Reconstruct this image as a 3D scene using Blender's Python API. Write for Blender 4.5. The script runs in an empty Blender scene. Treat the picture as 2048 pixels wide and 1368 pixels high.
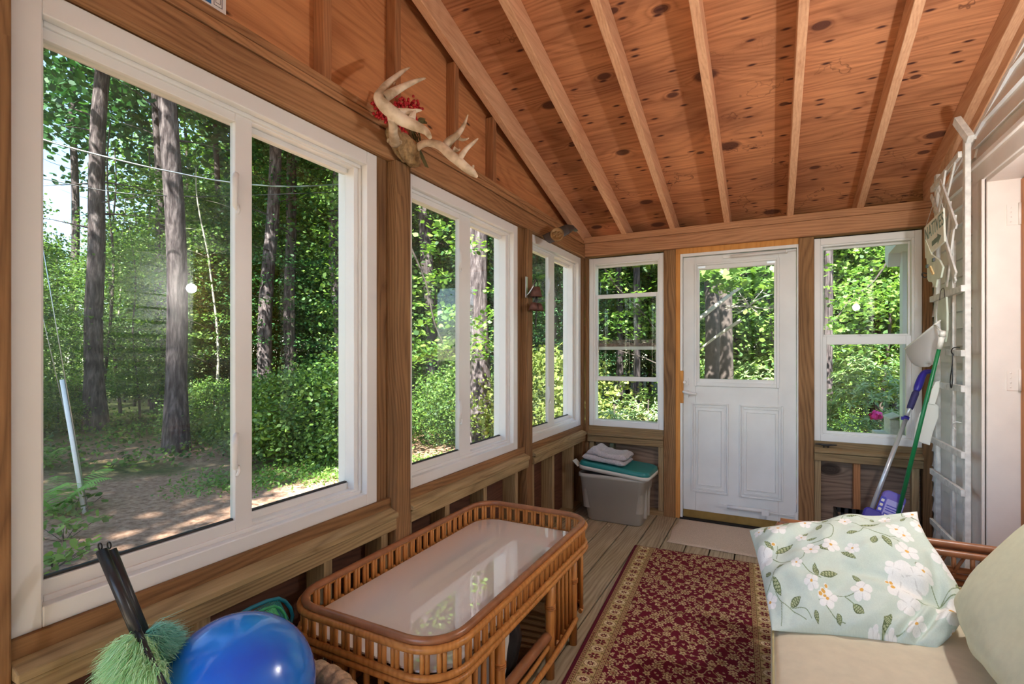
import bpy, bmesh, math, random
import numpy as np
from mathutils import Vector, Matrix, noise as mnoise
PI = math.pi
SC = bpy.context.scene
COL = SC.collection

# ------------------------------------------------------------------ camera, sky, sun, exposure
FPX, YAW, YH, CAMH = 1003.86, 0.4759, 706.58, 1.33
cam_d = bpy.data.cameras.new('camera')
cam = bpy.data.objects.new('camera', cam_d); COL.objects.link(cam)
cam.location = (0, 0, CAMH); cam.rotation_euler = (PI/2, 0, YAW)
cam_d.sensor_width = 36; cam_d.lens = FPX/2048*36
cam_d.shift_y = (YH-684)/2048; cam_d.clip_start = .02; cam_d.clip_end = 400
SC.camera = cam

world = bpy.data.worlds.new('sky'); SC.world = world; world.use_nodes = True
nt = world.node_tree; nt.nodes.clear()
sky = nt.nodes.new('ShaderNodeTexSky'); sky.sky_type = 'NISHITA'; sky.sun_disc = False
sky.sun_elevation = math.radians(52); sky.sun_rotation = math.radians(180); sky.air_density = 1.0; sky.dust_density = .4; sky.ozone_density = 2.0
hz = nt.nodes.new('ShaderNodeMixRGB'); hz.blend_type = 'MIX'; hz.inputs[0].default_value = .02; hz.inputs[2].default_value = (6.5, 6.9, 7.2, 1)
bg = nt.nodes.new('ShaderNodeBackground'); bg.inputs[1].default_value = .30
wo = nt.nodes.new('ShaderNodeOutputWorld')
nt.links.new(sky.outputs[0], hz.inputs[1]); nt.links.new(hz.outputs[0], bg.inputs[0]); nt.links.new(bg.outputs[0], wo.inputs[0])

sun_d = bpy.data.lights.new('sun', 'SUN'); sun = bpy.data.objects.new('sun', sun_d); COL.objects.link(sun)
sun_d.energy = 12.5; sun_d.angle = math.radians(.6); sun_d.color = (1, .985, .95)
SUN_DIR = Vector((-.12, math.cos(math.radians(52)), -math.sin(math.radians(52))))
sun.rotation_euler = SUN_DIR.to_track_quat('-Z', 'Y').to_euler(); sun.location = (0, -20, 25)

SC.view_settings.view_transform = 'Standard'; SC.view_settings.look = 'None'
SC.view_settings.gamma = 1; SC.view_settings.use_curve_mapping = False
SC.view_settings.exposure = 1.46
SC.cycles.max_bounces = 10; SC.cycles.diffuse_bounces = 6; SC.cycles.glossy_bounces = 4
SC.cycles.transparent_max_bounces = 20; SC.cycles.use_denoising = True
SC.cycles.sample_clamp_indirect = 8; SC.cycles.caustics_reflective = False; SC.cycles.caustics_refractive = False

# ------------------------------------------------------------------ helpers
S_, C_ = math.sin(YAW), math.cos(YAW)
def ray(px, py):
    r = (px-1024)/FPX
    return Vector((C_*r-S_, S_*r+C_, -(py-YH)/FPX))
def onx(px, py, X): v = ray(px, py); p = v*(X/v.x); p.z += CAMH; return p
def ony(px, py, Y): v = ray(px, py); p = v*(Y/v.y); p.z += CAMH; return p
def onz(px, py, Z): v = ray(px, py); p = v*((Z-CAMH)/v.z); p.z += CAMH; return p
def atd(px, d, z=0.0): v = ray(px, YH); p = v*d; p.z = z; return p

def root_origin(p):
    while p is not None:
        if p.parent is None: return Vector(p.location)
        p = p.parent
    return Vector((0, 0, 0))

class MB:
    def __init__(s, rk=1.0): s.v = []; s.f = []; s.sm = []; s.rk = rk
    def add(s, vs, fs, smooth=False):
        o = len(s.v); s.v += [tuple(p) for p in vs]
        s.f += [tuple(i+o for i in f) for f in fs]; s.sm += [smooth]*len(fs)
    def box(s, x0, x1, y0, y1, z0, z1):
        if x0 > x1: x0, x1 = x1, x0
        if y0 > y1: y0, y1 = y1, y0
        if z0 > z1: z0, z1 = z1, z0
        s.add([(x0,y0,z0),(x1,y0,z0),(x1,y1,z0),(x0,y1,z0),(x0,y0,z1),(x1,y0,z1),(x1,y1,z1),(x0,y1,z1)],
              [(0,3,2,1),(4,5,6,7),(0,1,5,4),(1,2,6,5),(2,3,7,6),(3,0,4,7)])
    def hexa(s, p):   # 8 points: bottom loop 4, top loop 4
        s.add(p, [(0,3,2,1),(4,5,6,7),(0,1,5,4),(1,2,6,5),(2,3,7,6),(3,0,4,7)])
    def prism(s, poly, vec):   # poly: list of 3d points, extruded by vec
        n = len(poly); vec = Vector(vec)
        a = [Vector(p) for p in poly]; b = [p+vec for p in a]
        s.add(a+b, [tuple(range(n-1,-1,-1)), tuple(range(n,2*n))]+[(i,(i+1)%n,n+(i+1)%n,n+i) for i in range(n)])
    def bar(s, p, q, w, h, up=(0,0,1)):   # rectangular bar from p to q
        p, q = Vector(p), Vector(q); d = (q-p).normalized(); u = Vector(up)
        a = d.cross(u)
        if a.length < 1e-4: a = d.cross(Vector((0,1,0)))
        a.normalize(); b = a.cross(d).normalized()
        a = a*w/2; b = b*h/2
        s.hexa([p-a-b, p+a-b, q+a-b, q-a-b, p-a+b, p+a+b, q+a+b, q-a+b])
    def tube(s, pts, rad, seg=10, closed=False, caps=True, sub=0):
        P = [Vector(p) for p in pts]
        R = [rad]*len(P) if isinstance(rad, (int, float)) else [q*s.rk for q in rad]
        if sub:
            n = len(P); NP = []; NR = []
            rng_ = range(n) if closed else range(n-1)
            for i in rng_:
                if closed: p0, p1, p2, p3 = P[i-1], P[i], P[(i+1)%n], P[(i+2)%n]
                else: p0, p1, p2, p3 = P[max(i-1,0)], P[i], P[i+1], P[min(i+2,n-1)]
                for k in range(sub):
                    t = k/sub
                    NP.append(.5*((2*p1)+(p2-p0)*t+(2*p0-5*p1+4*p2-p3)*t*t+(3*p1-p0-3*p2+p3)*t**3))
                    NR.append(R[i]*(1-t)+R[(i+1)%n]*t)
            if not closed: NP.append(P[-1]); NR.append(R[-1])
            P, R = NP, NR
        n = len(P); vs = []; ref = None
        for i in range(n):
            if closed: d = P[(i+1)%n]-P[i-1]
            else: d = P[min(i+1,n-1)]-P[max(i-1,0)]
            if d.length < 1e-9: d = Vector((0,0,1))
            d.normalize()
            if ref is None:
                ref = Vector((0,0,1)) if abs(d.z) < .9 else Vector((1,0,0))
            a = ref-d*ref.dot(d)
            if a.length < 1e-6: a = d.orthogonal()
            a.normalize(); ref = a; b = d.cross(a)
            for k in range(seg):
                t = 2*PI*k/seg
                vs.append(P[i]+(a*math.cos(t)+b*math.sin(t))*R[i])
        fs = []
        m = n if closed else n-1
        for i in range(m):
            j = (i+1) % n
            for k in range(seg):
                k2 = (k+1) % seg
                fs.append((i*seg+k, i*seg+k2, j*seg+k2, j*seg+k))
        s.add(vs, fs, True)
        if caps and not closed:
            o = len(s.v)-len(vs)
            s.f += [tuple(o+k for k in range(seg-1,-1,-1)), tuple(o+(n-1)*seg+k for k in range(seg))]; s.sm += [False, False]
    def lathe(s, c, prof, seg=24, axis=None):   # prof: (r, z); axis rotation matrix optional
        c = Vector(c); vs = []; n = len(prof)
        for r, z in prof:
            for k in range(seg):
                t = 2*PI*k/seg; p = Vector((r*math.cos(t), r*math.sin(t), z))
                vs.append(c+(axis @ p if axis else p))
        fs = [(i*seg+k, i*seg+(k+1)%seg, (i+1)*seg+(k+1)%seg, (i+1)*seg+k) for i in range(n-1) for k in range(seg)]
        s.add(vs, fs, True)
    def grid(s, fn, nu, nv, smooth=True, cu=False):
        vs = [fn(i/(nu-1) if not cu else i/nu, j/(nv-1)) for j in range(nv) for i in range(nu)]
        fs = []
        for j in range(nv-1):
            for i in range(nu if cu else nu-1):
                i2 = (i+1) % nu
                fs.append((j*nu+i, j*nu+i2, (j+1)*nu+i2, (j+1)*nu+i))
        s.add(vs, fs, smooth)
    def build(s, name, mat, parent=None, bevel=0, solid=0, subsurf=0):
        o = root_origin(parent)
        me = bpy.data.meshes.new(name)
        me.from_pydata([(v[0]-o.x, v[1]-o.y, v[2]-o.z) for v in s.v], [], s.f)
        me.polygons.foreach_set('use_smooth', s.sm)
        me.materials.append(mat); me.update()
        ob = bpy.data.objects.new(name, me); COL.objects.link(ob); ob.parent = parent
        if solid:
            m = ob.modifiers.new('solid', 'SOLIDIFY'); m.thickness = solid; m.offset = 0
        if bevel:
            m = ob.modifiers.new('bevel', 'BEVEL'); m.width = bevel; m.segments = 2; m.limit_method = 'ANGLE'; m.angle_limit = math.radians(40)
            m.harden_normals = False
        if subsurf:
            m = ob.modifiers.new('sub', 'SUBSURF'); m.levels = subsurf; m.render_levels = subsurf
        return ob

def tag(o, label=None, cat=None, group=None, kind=None):
    if label: o['label'] = label
    if cat: o['category'] = cat
    if group: o['group'] = group
    if kind: o['kind'] = kind
    return o
def thing(name, label, cat, loc=(0,0,0), group=None):
    o = bpy.data.objects.new(name, None); COL.objects.link(o); o.location = loc; o.empty_display_size = .1
    return tag(o, label, cat, group)
def struct(o, label=None): return tag(o, label, None, None, 'structure')
def copy_tree(o, parent=None):
    c = o.copy(); COL.objects.link(c)
    if parent is not None: c.parent = parent
    for ch in list(o.children): copy_tree(ch, c)
    return c

def mesh_np(name, V, F, mat, parent=None, smooth=False, colors=None):
    me = bpy.data.meshes.new(name); F = np.asarray(F, np.int32); V = np.asarray(V, np.float32)
    nf, k = F.shape
    me.vertices.add(len(V)); me.vertices.foreach_set('co', V.ravel())
    me.loops.add(nf*k); me.loops.foreach_set('vertex_index', F.ravel())
    me.polygons.add(nf); me.polygons.foreach_set('loop_start', np.arange(0, nf*k, k, dtype=np.int32))
    me.polygons.foreach_set('loop_total', np.full(nf, k, np.int32))
    me.polygons.foreach_set('use_smooth', np.full(nf, smooth, bool))
    me.materials.append(mat); me.update(calc_edges=True); me.validate()
    if colors is not None:
        at = me.color_attributes.new('pattern', 'FLOAT_COLOR', 'POINT')
        c4 = np.ones((len(V), 4), np.float32); c4[:, :3] = colors; at.data.foreach_set('color', c4.ravel())
    ob = bpy.data.objects.new(name, me); COL.objects.link(ob); ob.parent = parent
    return ob
def srgb(r, g, b):
    f = lambda c: (c/255/12.92 if c/255 <= .04045 else ((c/255+.055)/1.055)**2.4)
    return (f(r), f(g), f(b))

# ------------------------------------------------------------------ materials
def new_mat(name):
    m = bpy.data.materials.new(name); m.use_nodes = True; t = m.node_tree
    b = t.nodes['Principled BSDF']
    return m, t, b
def N(t, typ, **kw):
    n = t.nodes.new(typ)
    for k, v in kw.items():
        if k.startswith('i_'): n.inputs[int(k[2:])].default_value = v
        else: setattr(n, k, v)
    return n
def L(t, a, b): t.links.new(a, b)
def math_n(t, op, a, b=None, clamp=False):
    n = N(t, 'ShaderNodeMath', operation=op, use_clamp=clamp)
    for i, x in ((0, a), (1, b)):
        if x is None: continue
        if isinstance(x, (int, float)): n.inputs[i].default_value = x
        else: L(t, x, n.inputs[i])
    return n.outputs[0]
def mix_c(t, fac, a, b, mode='MIX'):
    n = N(t, 'ShaderNodeMixRGB', blend_type=mode)
    for i, x in ((0, fac), (1, a), (2, b)):
        if isinstance(x, (int, float)): n.inputs[i].default_value = x
        elif isinstance(x, tuple): n.inputs[i].default_value = (*x[:3], 1)
        else: L(t, x, n.inputs[i])
    return n.outputs[0]
def ramp(t, fac, stops):
    n = N(t, 'ShaderNodeValToRGB'); e = n.color_ramp.elements
    e[0].position, e[0].color = stops[0][0], (*stops[0][1], 1); e[1].position, e[1].color = stops[-1][0], (*stops[-1][1], 1)
    for p, c in stops[1:-1]:
        x = e.new(p); x.color = (*c, 1)
    L(t, fac, n.inputs[0]); return n.outputs[0]
def plain(name, col, rough=.5, metal=0, spec=.5, noise=.0, nscale=20, bump=0):
    m, t, b = new_mat(name)
    b.inputs['Roughness'].default_value = rough; b.inputs['Metallic'].default_value = metal; b.inputs['Specular IOR Level'].default_value = spec
    tc = N(t, 'ShaderNodeTexCoord'); nz = N(t, 'ShaderNodeTexNoise'); nz.inputs['Scale'].default_value = nscale; nz.inputs['Detail'].default_value = 4
    L(t, tc.outputs['Object'], nz.inputs['Vector'])
    lo = tuple(max(0, c*(1-noise)) for c in col); hi = tuple(min(1, c*(1+noise)) for c in col)
    L(t, ramp(t, nz.outputs[0], [(.3, lo), (.7, hi)]), b.inputs['Base Color'])
    if bump:
        bp = N(t, 'ShaderNodeBump'); bp.inputs['Strength'].default_value = bump; bp.inputs['Distance'].default_value = .004
        L(t, nz.outputs[0], bp.inputs['Height']); L(t, bp.outputs[0], b.inputs['Normal'])
    return m
def wood(name, light, dark, axis='y', fine=1.0, ring=9.0, knots=.5, kscale=3.0, rough=.7, bump=.25, distort=5.5, vary=.12, knotcol=None, contrast=1.0, checks=0, blotch=None, ksize=1.0, plane=None, tide=0, cross=.83):
    """lumber or plywood: stretched fibres, distorted growth rings and dark knots along one grain axis"""
    m, t, b = new_mat(name)
    tc = N(t, 'ShaderNodeTexCoord'); oi = N(t, 'ShaderNodeObjectInfo')
    off = N(t, 'ShaderNodeVectorMath', operation='SCALE'); off.inputs[0].default_value = (7.3, 3.1, 5.7); L(t, oi.outputs['Random'], off.inputs['Scale'])
    addv = N(t, 'ShaderNodeVectorMath', operation='ADD'); L(t, tc.outputs['Object'], addv.inputs[0]); L(t, off.outputs[0], addv.inputs[1])
    ai = 'xyz'.index(axis)
    def mapped(sl, scs):
        mp = N(t, 'ShaderNodeMapping'); sc = [scs]*3; sc[ai] = sl; mp.inputs['Scale'].default_value = sc; L(t, addv.outputs[0], mp.inputs['Vector']); return mp.outputs[0]
    # knots
    vo = N(t, 'ShaderNodeTexVoronoi'); vo.feature = 'F1'; vo.inputs['Scale'].default_value = kscale; vo.inputs['Randomness'].default_value = 1
    def planar(sl, sc_):   # sheet goods: knots live in the plane of the sheet
        sx = N(t, 'ShaderNodeSeparateXYZ'); L(t, addv.outputs[0], sx.inputs[0]); cb = N(t, 'ShaderNodeCombineXYZ')
        L(t, math_n(t, 'MULTIPLY', sx.outputs['xyz'.index(plane[0])], sl), cb.inputs[0]); L(t, math_n(t, 'MULTIPLY', sx.outputs['xyz'.index(plane[1])], sc_), cb.inputs[1]); return cb.outputs[0]
    if plane: vo.voronoi_dimensions = '2D'; L(t, planar(.58, 1.0), vo.inputs['Vector'])
    else: L(t, mapped(.55, 1.0), vo.inputs['Vector'])
    # only some cells carry a knot
    sep = N(t, 'ShaderNodeSeparateColor'); L(t, vo.outputs['Color'], sep.inputs[0])
    has = math_n(t, 'LESS_THAN', sep.outputs[0], knots)
    size = math_n(t, 'MULTIPLY_ADD', sep.outputs[1], .07*ksize); t.nodes[-1].inputs[2].default_value = .035*ksize
    kd = math_n(t, 'DIVIDE', vo.outputs['Distance'], size)
    kmask = math_n(t, 'MULTIPLY', math_n(t, 'MULTIPLY', math_n(t, 'SUBTRACT', 1.15, kd), 2.6, True), has, True)
    halo = math_n(t, 'MULTIPLY', math_n(t, 'DIVIDE', 1.0, math_n(t, 'MULTIPLY_ADD', kd, kd)), has)
    # growth rings
    low = N(t, 'ShaderNodeTexNoise'); low.inputs['Scale'].default_value = 2.2; low.inputs['Detail'].default_value = 2; L(t, mapped(.28, 1.6), low.inputs['Vector'])
    v = math_n(t, 'MULTIPLY', low.outputs[0], distort)
    v = math_n(t, 'ADD', v, math_n(t, 'MULTIPLY', halo, .9))
    crd = N(t, 'ShaderNodeSeparateXYZ'); L(t, addv.outputs[0], crd.inputs[0])
    others = [i for i in range(3) if i != ai]
    s = math_n(t, 'ADD', math_n(t, 'MULTIPLY', crd.outputs[others[0]], ring*1.0), math_n(t, 'MULTIPLY', crd.outputs[others[1]], ring*cross))
    s = math_n(t, 'ADD', s, v)
    fr = math_n(t, 'FRACT', math_n(t, 'MULTIPLY', s, 3.0))
    rg = math_n(t, 'POWER', math_n(t, 'ABSOLUTE', math_n(t, 'MULTIPLY_ADD', fr, 2.0)), 1.6); t.nodes[-3].inputs[2].default_value = -1.0
    fib = N(t, 'ShaderNodeTexNoise'); fib.inputs['Scale'].default_value = 1.0; fib.inputs['Detail'].default_value = 5; fib.inputs['Roughness'].default_value = .62; L(t, mapped(5*fine, 110*fine), fib.inputs['Vector'])
    stk = N(t, 'ShaderNodeTexNoise'); stk.inputs['Scale'].default_value = 1.0; stk.inputs['Detail'].default_value = 3; L(t, mapped(1.1, 26), stk.inputs['Vector'])
    pat = math_n(t, 'ADD', math_n(t, 'MULTIPLY', rg, .20*contrast), math_n(t, 'MULTIPLY', fib.outputs[0], .62))
    pat = math_n(t, 'ADD', pat, math_n(t, 'MULTIPLY', stk.outputs[0], .38))
    big = N(t, 'ShaderNodeTexNoise'); big.inputs['Scale'].default_value = 1.3; big.inputs['Detail'].default_value = 3; L(t, addv.outputs[0], big.inputs['Vector'])
    pat = math_n(t, 'ADD', pat, math_n(t, 'MULTIPLY', math_n(t, 'SUBTRACT', big.outputs[0], .5), .5))
    col = ramp(t, pat, [(.34, light), (.60, tuple(a*.6+c*.4 for a, c in zip(light, dark))), (.95, dark)])
    if blotch:
        bn = N(t, 'ShaderNodeTexNoise'); bn.inputs['Scale'].default_value = 2.0; bn.inputs['Detail'].default_value = 6; L(t, mapped(.5, 1.2), bn.inputs['Vector'])
        col = mix_c(t, math_n(t, 'MULTIPLY', ramp_v(t, bn.outputs[0], .5, .72), .8), col, blotch)
    kc = knotcol or tuple(c*.28 for c in dark)
    if tide:    # old water marks: thin dark irregular rims
        tn = N(t, 'ShaderNodeTexNoise'); tn.inputs['Scale'].default_value = 1.5; tn.inputs['Detail'].default_value = 5; tn.inputs['Roughness'].default_value = .6; L(t, addv.outputs[0], tn.inputs['Vector'])
        rim = math_n(t, 'SUBTRACT', 1.0, math_n(t, 'DIVIDE', math_n(t, 'ABSOLUTE', math_n(t, 'SUBTRACT', tn.outputs[0], .56)), .006), True)
        t2 = N(t, 'ShaderNodeTexNoise'); t2.inputs['Scale'].default_value = 1.1; L(t, mapped(1.0, 1.0), t2.inputs['Vector'])
        col = mix_c(t, math_n(t, 'MULTIPLY', math_n(t, 'MULTIPLY', rim, ramp_v(t, t2.outputs[0], .48, .6)), tide), col, kc)
    col = mix_c(t, math_n(t, 'MULTIPLY', kmask, .85), col, kc)
    if checks:   # short dark splits and open grain marks along the fibres
        v2 = N(t, 'ShaderNodeTexVoronoi'); v2.inputs['Scale'].default_value = 1.0
        if plane: v2.voronoi_dimensions = '2D'; L(t, planar(5.5, 17), v2.inputs['Vector'])
        else: L(t, mapped(5.5, 15), v2.inputs['Vector'])
        s2 = N(t, 'ShaderNodeSeparateColor'); L(t, v2.outputs['Color'], s2.inputs[0])
        cm = math_n(t, 'MULTIPLY', math_n(t, 'SUBTRACT', 1.0, math_n(t, 'DIVIDE', v2.outputs['Distance'], .17), True), math_n(t, 'LESS_THAN', s2.outputs[0], checks))
        col = mix_c(t, math_n(t, 'MULTIPLY', cm, 1.6, True), col, kc)
    var = math_n(t, 'MULTIPLY_ADD', oi.outputs['Random'], vary*2); t.nodes[-1].inputs[2].default_value = 1-vary
    hs = N(t, 'ShaderNodeHueSaturation'); L(t, var, hs.inputs['Value']); L(t, col, hs.inputs['Color'])
    L(t, hs.outputs[0], b.inputs['Base Color'])
    b.inputs['Roughness'].default_value = rough; b.inputs['Specular IOR Level'].default_value = .25
    bp = N(t, 'ShaderNodeBump'); bp.inputs['Strength'].default_value = bump; bp.inputs['Distance'].default_value = .003
    L(t, pat, bp.inputs['Height']); L(t, bp.outputs[0], b.inputs['Normal'])
    return m
def ramp_v(t, x, a, b):
    n = N(t, 'ShaderNodeMapRange'); n.inputs['From Min'].default_value = a; n.inputs['From Max'].default_value = b; n.clamp = True
    L(t, x, n.inputs['Value']); return n.outputs[0]
def glass(name, tint=(.93,.96,.95), refl=1.0, dirt=.0, dirtcol=(.5,.48,.45)):
    m = bpy.data.materials.new(name); m.use_nodes = True; t = m.node_tree; t.nodes.clear()
    o = N(t, 'ShaderNodeOutputMaterial'); tr = N(t, 'ShaderNodeBsdfTransparent'); gl = N(t, 'ShaderNodeBsdfGlossy')
    tr.inputs[0].default_value = (*tint, 1); gl.inputs['Roughness'].default_value = .0
    lw = N(t, 'ShaderNodeLayerWeight'); fc = math_n(t, 'MULTIPLY_ADD', math_n(t, 'POWER', lw.outputs['Facing'], 5.0), .96); lw.inputs[0].default_value = .5; fc.node.inputs[2].default_value = .04
    ms = N(t, 'ShaderNodeMixShader'); L(t, math_n(t, 'MULTIPLY', fc, refl), ms.inputs[0]); L(t, tr.outputs[0], ms.inputs[1]); L(t, gl.outputs[0], ms.inputs[2])
    last = ms.outputs[0]
    if dirt:
        df = N(t, 'ShaderNodeBsdfDiffuse'); df.inputs[0].default_value = (*dirtcol, 1)
        tl = N(t, 'ShaderNodeBsdfTranslucent'); tl.inputs[0].default_value = (*dirtcol, 1)
        dm = N(t, 'ShaderNodeMixShader'); dm.inputs[0].default_value = .5; L(t, df.outputs[0], dm.inputs[1]); L(t, tl.outputs[0], dm.inputs[2])
        tc = N(t, 'ShaderNodeTexCoord'); nz = N(t, 'ShaderNodeTexNoise'); nz.inputs['Scale'].default_value = 26; nz.inputs['Detail'].default_value = 8
        L(t, tc.outputs['Object'], nz.inputs['Vector'])
        m2 = N(t, 'ShaderNodeMixShader'); L(t, math_n(t, 'MULTIPLY', ramp_v(t, nz.outputs[0], .2, .8), dirt*1.6), m2.inputs[0]); L(t, last, m2.inputs[1]); L(t, dm.outputs[0], m2.inputs[2]); last = m2.outputs[0]
    L(t, last, o.inputs[0]); return m
def leaf_mat(name, cols, transl=.45, vary=.35, gloss=.03):
    m = bpy.data.materials.new(name); m.use_nodes = True; t = m.node_tree; t.nodes.clear()
    o = N(t, 'ShaderNodeOutputMaterial'); g = N(t, 'ShaderNodeNewGeometry'); oi = N(t, 'ShaderNodeObjectInfo')
    r = math_n(t, 'FRACT', math_n(t, 'ADD', g.outputs['Random Per Island'], oi.outputs['Random']))
    n = len(cols); col = ramp(t, r, [(i/(n-1), c) for i, c in enumerate(cols)])
    hs = N(t, 'ShaderNodeHueSaturation'); L(t, col, hs.inputs['Color'])
    v = math_n(t, 'MULTIPLY_ADD', oi.outputs['Random'], vary); t.nodes[-1].inputs[2].default_value = 1-vary/2; L(t, v, hs.inputs['Value'])
    d = N(t, 'ShaderNodeBsdfDiffuse'); tl = N(t, 'ShaderNodeBsdfTranslucent'); L(t, hs.outputs[0], d.inputs[0])
    bright = mix_c(t, 1.0, hs.outputs[0], (1.0, 1.05, .6), 'MULTIPLY'); L(t, bright, tl.inputs[0])
    ms = N(t, 'ShaderNodeMixShader'); ms.inputs[0].default_value = transl; L(t, d.outputs[0], ms.inputs[1]); L(t, tl.outputs[0], ms.inputs[2])
    gl = N(t, 'ShaderNodeBsdfGlossy'); gl.inputs['Roughness'].default_value = .55
    m2 = N(t, 'ShaderNodeMixShader'); m2.inputs[0].default_value = gloss; L(t, ms.outputs[0], m2.inputs[1]); L(t, gl.outputs[0], m2.inputs[2])
    L(t, m2.outputs[0], o.inputs[0]); return m
def attr_mat(name, rough=.9, bump=.2, bscale=350, sheen=.0):
    m, t, b = new_mat(name)
    a = N(t, 'ShaderNodeVertexColor'); a.layer_name = 'pattern'; L(t, a.outputs[0], b.inputs['Base Color'])
    b.inputs['Roughness'].default_value = rough; b.inputs['Specular IOR Level'].default_value = .15
    tc = N(t, 'ShaderNodeTexCoord'); nz = N(t, 'ShaderNodeTexNoise'); nz.inputs['Scale'].default_value = bscale
    L(t, tc.outputs['Object'], nz.inputs['Vector'])
    bp = N(t, 'ShaderNodeBump'); bp.inputs['Strength'].default_value = bump; bp.inputs['Distance'].default_value = .002; L(t, nz.outputs[0], bp.inputs['Height']); L(t, bp.outputs[0], b.inputs['Normal'])
    return m

M = {}
BEAM_L, BEAM_D = srgb(180,132,90), srgb(98,62,36)
M['beam_y'] = wood('beam wood y', BEAM_L, BEAM_D, 'y', knots=.25, ring=20, ksize=1.3)
M['beam_x'] = wood('beam wood x', srgb(192,142,104), srgb(120,78,52), 'x', knots=.25, ring=20, ksize=1.3)
M['strip'] = wood('weathered strip', srgb(156,116,76), srgb(84,56,32), 'y', knots=.3, ring=20)
M['post'] = wood('post wood', srgb(152,114,76), srgb(78,52,30), 'z', knots=.4, ring=20, ksize=1.5, contrast=1.2)
M['rafter'] = wood('rafter wood', srgb(222,176,138), srgb(176,122,88), 'y', knots=.35, ring=22, contrast=.7, cross=.0)
M['stud'] = wood('stud wood', srgb(178,122,80), srgb(106,64,38), 'z', knots=.3, ring=18, ksize=1.3)
M['low_stud'] = wood('low stud wood', srgb(176,150,112), srgb(110,86,58), 'z', knots=.2, ring=18)
M['sill'] = wood('treated sill wood', srgb(172,148,108), srgb(98,76,48), 'y', knots=.3, ring=18, contrast=1.1)
M['sill_x'] = wood('treated sill wood x', srgb(162,136,98), srgb(96,74,48), 'x', knots=.3, ring=18)
M['sheath'] = wood('roof plywood', srgb(212,146,102), srgb(120,68,42), 'x', fine=.7, ring=9, knots=.72, kscale=3.4, ksize=1.3, distort=5, vary=.0, rough=.75, contrast=1.0, knotcol=srgb(74,40,34), blotch=srgb(112,66,48), checks=.30, plane='xy', tide=.7)
M['gable'] = wood('gable plywood', srgb(210,146,96), srgb(142,84,48), 'y', fine=.7, ring=7, knots=.22, kscale=2.4, ksize=1.6, distort=6, vary=0, contrast=.9, checks=.06, plane='yz')
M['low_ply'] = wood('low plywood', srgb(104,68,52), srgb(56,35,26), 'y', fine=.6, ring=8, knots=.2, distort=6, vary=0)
M['low_ply_x'] = wood('low plywood x', srgb(150,126,108), srgb(80,62,50), 'x', fine=.7, ring=11, knots=.4, ksize=1.8, distort=6, vary=0, contrast=1.3, plane='xz')
M['deck'] = wood('deck boards', srgb(186,170,142), srgb(112,96,74), 'y', knots=.3, ring=16, contrast=1.0, rough=.65, vary=.06)
M['raw'] = wood('raw pine strip', srgb(222,160,88), srgb(186,120,58), 'z', knots=.05)
M['door_wood'] = wood('stained door', srgb(180,110,50), srgb(120,64,26), 'z', knots=.1, rough=.4)
M['white'] = plain('white vinyl', (.74,.74,.73), .38, noise=.03, nscale=3)
M['white_door'] = plain('white painted steel', (.70,.71,.70), .42, noise=.05, nscale=5)
M['siding'] = plain('painted clapboard', srgb(226,223,218), .5, noise=.05, nscale=6)
M['casing'] = plain('painted casing', srgb(228,216,206), .45, noise=.04, nscale=8)
M['trellis'] = plain('weathered white paint', srgb(214,212,206), .75, noise=.16, nscale=30, bump=.3)
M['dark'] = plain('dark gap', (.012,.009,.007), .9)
M['black'] = plain('black plastic', (.02,.02,.022), .35)
M['blackmetal'] = plain('black metal', (.03,.028,.026), .45, metal=.6)
M['brass'] = plain('aged brass', srgb(150,122,66), .42, metal=.55, noise=.15, nscale=15)
M['steel'] = plain('steel', (.55,.56,.58), .3, metal=.9)
M['alu'] = plain('painted aluminium', (.62,.63,.64), .3, metal=.5)
M['glass'] = glass('window glass', (.92,.95,.93), .55)
M['glass_bright'] = glass('door glass', (.97,.98,.97), .07)
M['screen'] = glass('insect screen', (.80,.80,.79), 0, dirt=.10, dirtcol=(.36,.34,.32))
M['gasket'] = plain('dark gasket', (.03,.03,.03), .7)
# ------------------------------------------------------------------ room shell
XW, YE = -1.47, 4.2265           # left window plane, far wall plane
XR = .965                        # house wall
Y0 = -2.3                        # near end of the porch
SL = .29
def rz(y): return 2.335+SL*(4.18-y)       # underside of the rafters
def pz(y): return rz(y)+.135              # underside of the sheathing

# floor: separate boards with gaps, in one floor
mb = MB(); x = -1.56
k = 0
edges = [-.676+.155*i for i in range(-6, 12)]
for e0, e1 in zip(edges, edges[1:]):
    a, b_ = max(e0+.004, -1.60), min(e1-.004, XR+.3)
    if b_ > a: mb.box(a, b_, Y0, YE+.06, -.035, 0)
floor = struct(mb.build('floor', M['deck'], bevel=.003))
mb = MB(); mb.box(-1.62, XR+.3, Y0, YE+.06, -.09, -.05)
mb.build('gap_shade_sheet', M['dark'], floor)  # near-black sheet: the shade below the deck gaps, put into colour

# roof sheathing and rafters
mb = MB()
ya, yb = Y0-.3, 4.62
seams = [4.62, 3.36, 2.15, .94, -.27, -1.48, ya]
for y1, y0 in zip(seams, seams[1:]):
    y0b = y0+.002
    mb.hexa([(-1.75,y0b,pz(y0b)),(XR-.005,y0b,pz(y0b)),(XR-.005,y1,pz(y1)),(-1.75,y1,pz(y1)),
             (-1.75,y0b,pz(y0b)+.02),(XR-.005,y0b,pz(y0b)+.02),(XR-.005,y1,pz(y1)+.02),(-1.75,y1,pz(y1)+.02)])
ceiling = struct(mb.build('ceiling', M['sheath']))
mb = MB(); mb.hexa([(-1.78,ya,pz(ya)+.03),(XR+.1,ya,pz(ya)+.03),(XR+.1,yb,pz(yb)+.03),(-1.78,yb,pz(yb)+.03),(-1.78,ya,pz(ya)+.06),(XR+.1,ya,pz(ya)+.06),(XR+.1,yb,pz(yb)+.06),(-1.78,yb,pz(yb)+.06)])
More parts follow.
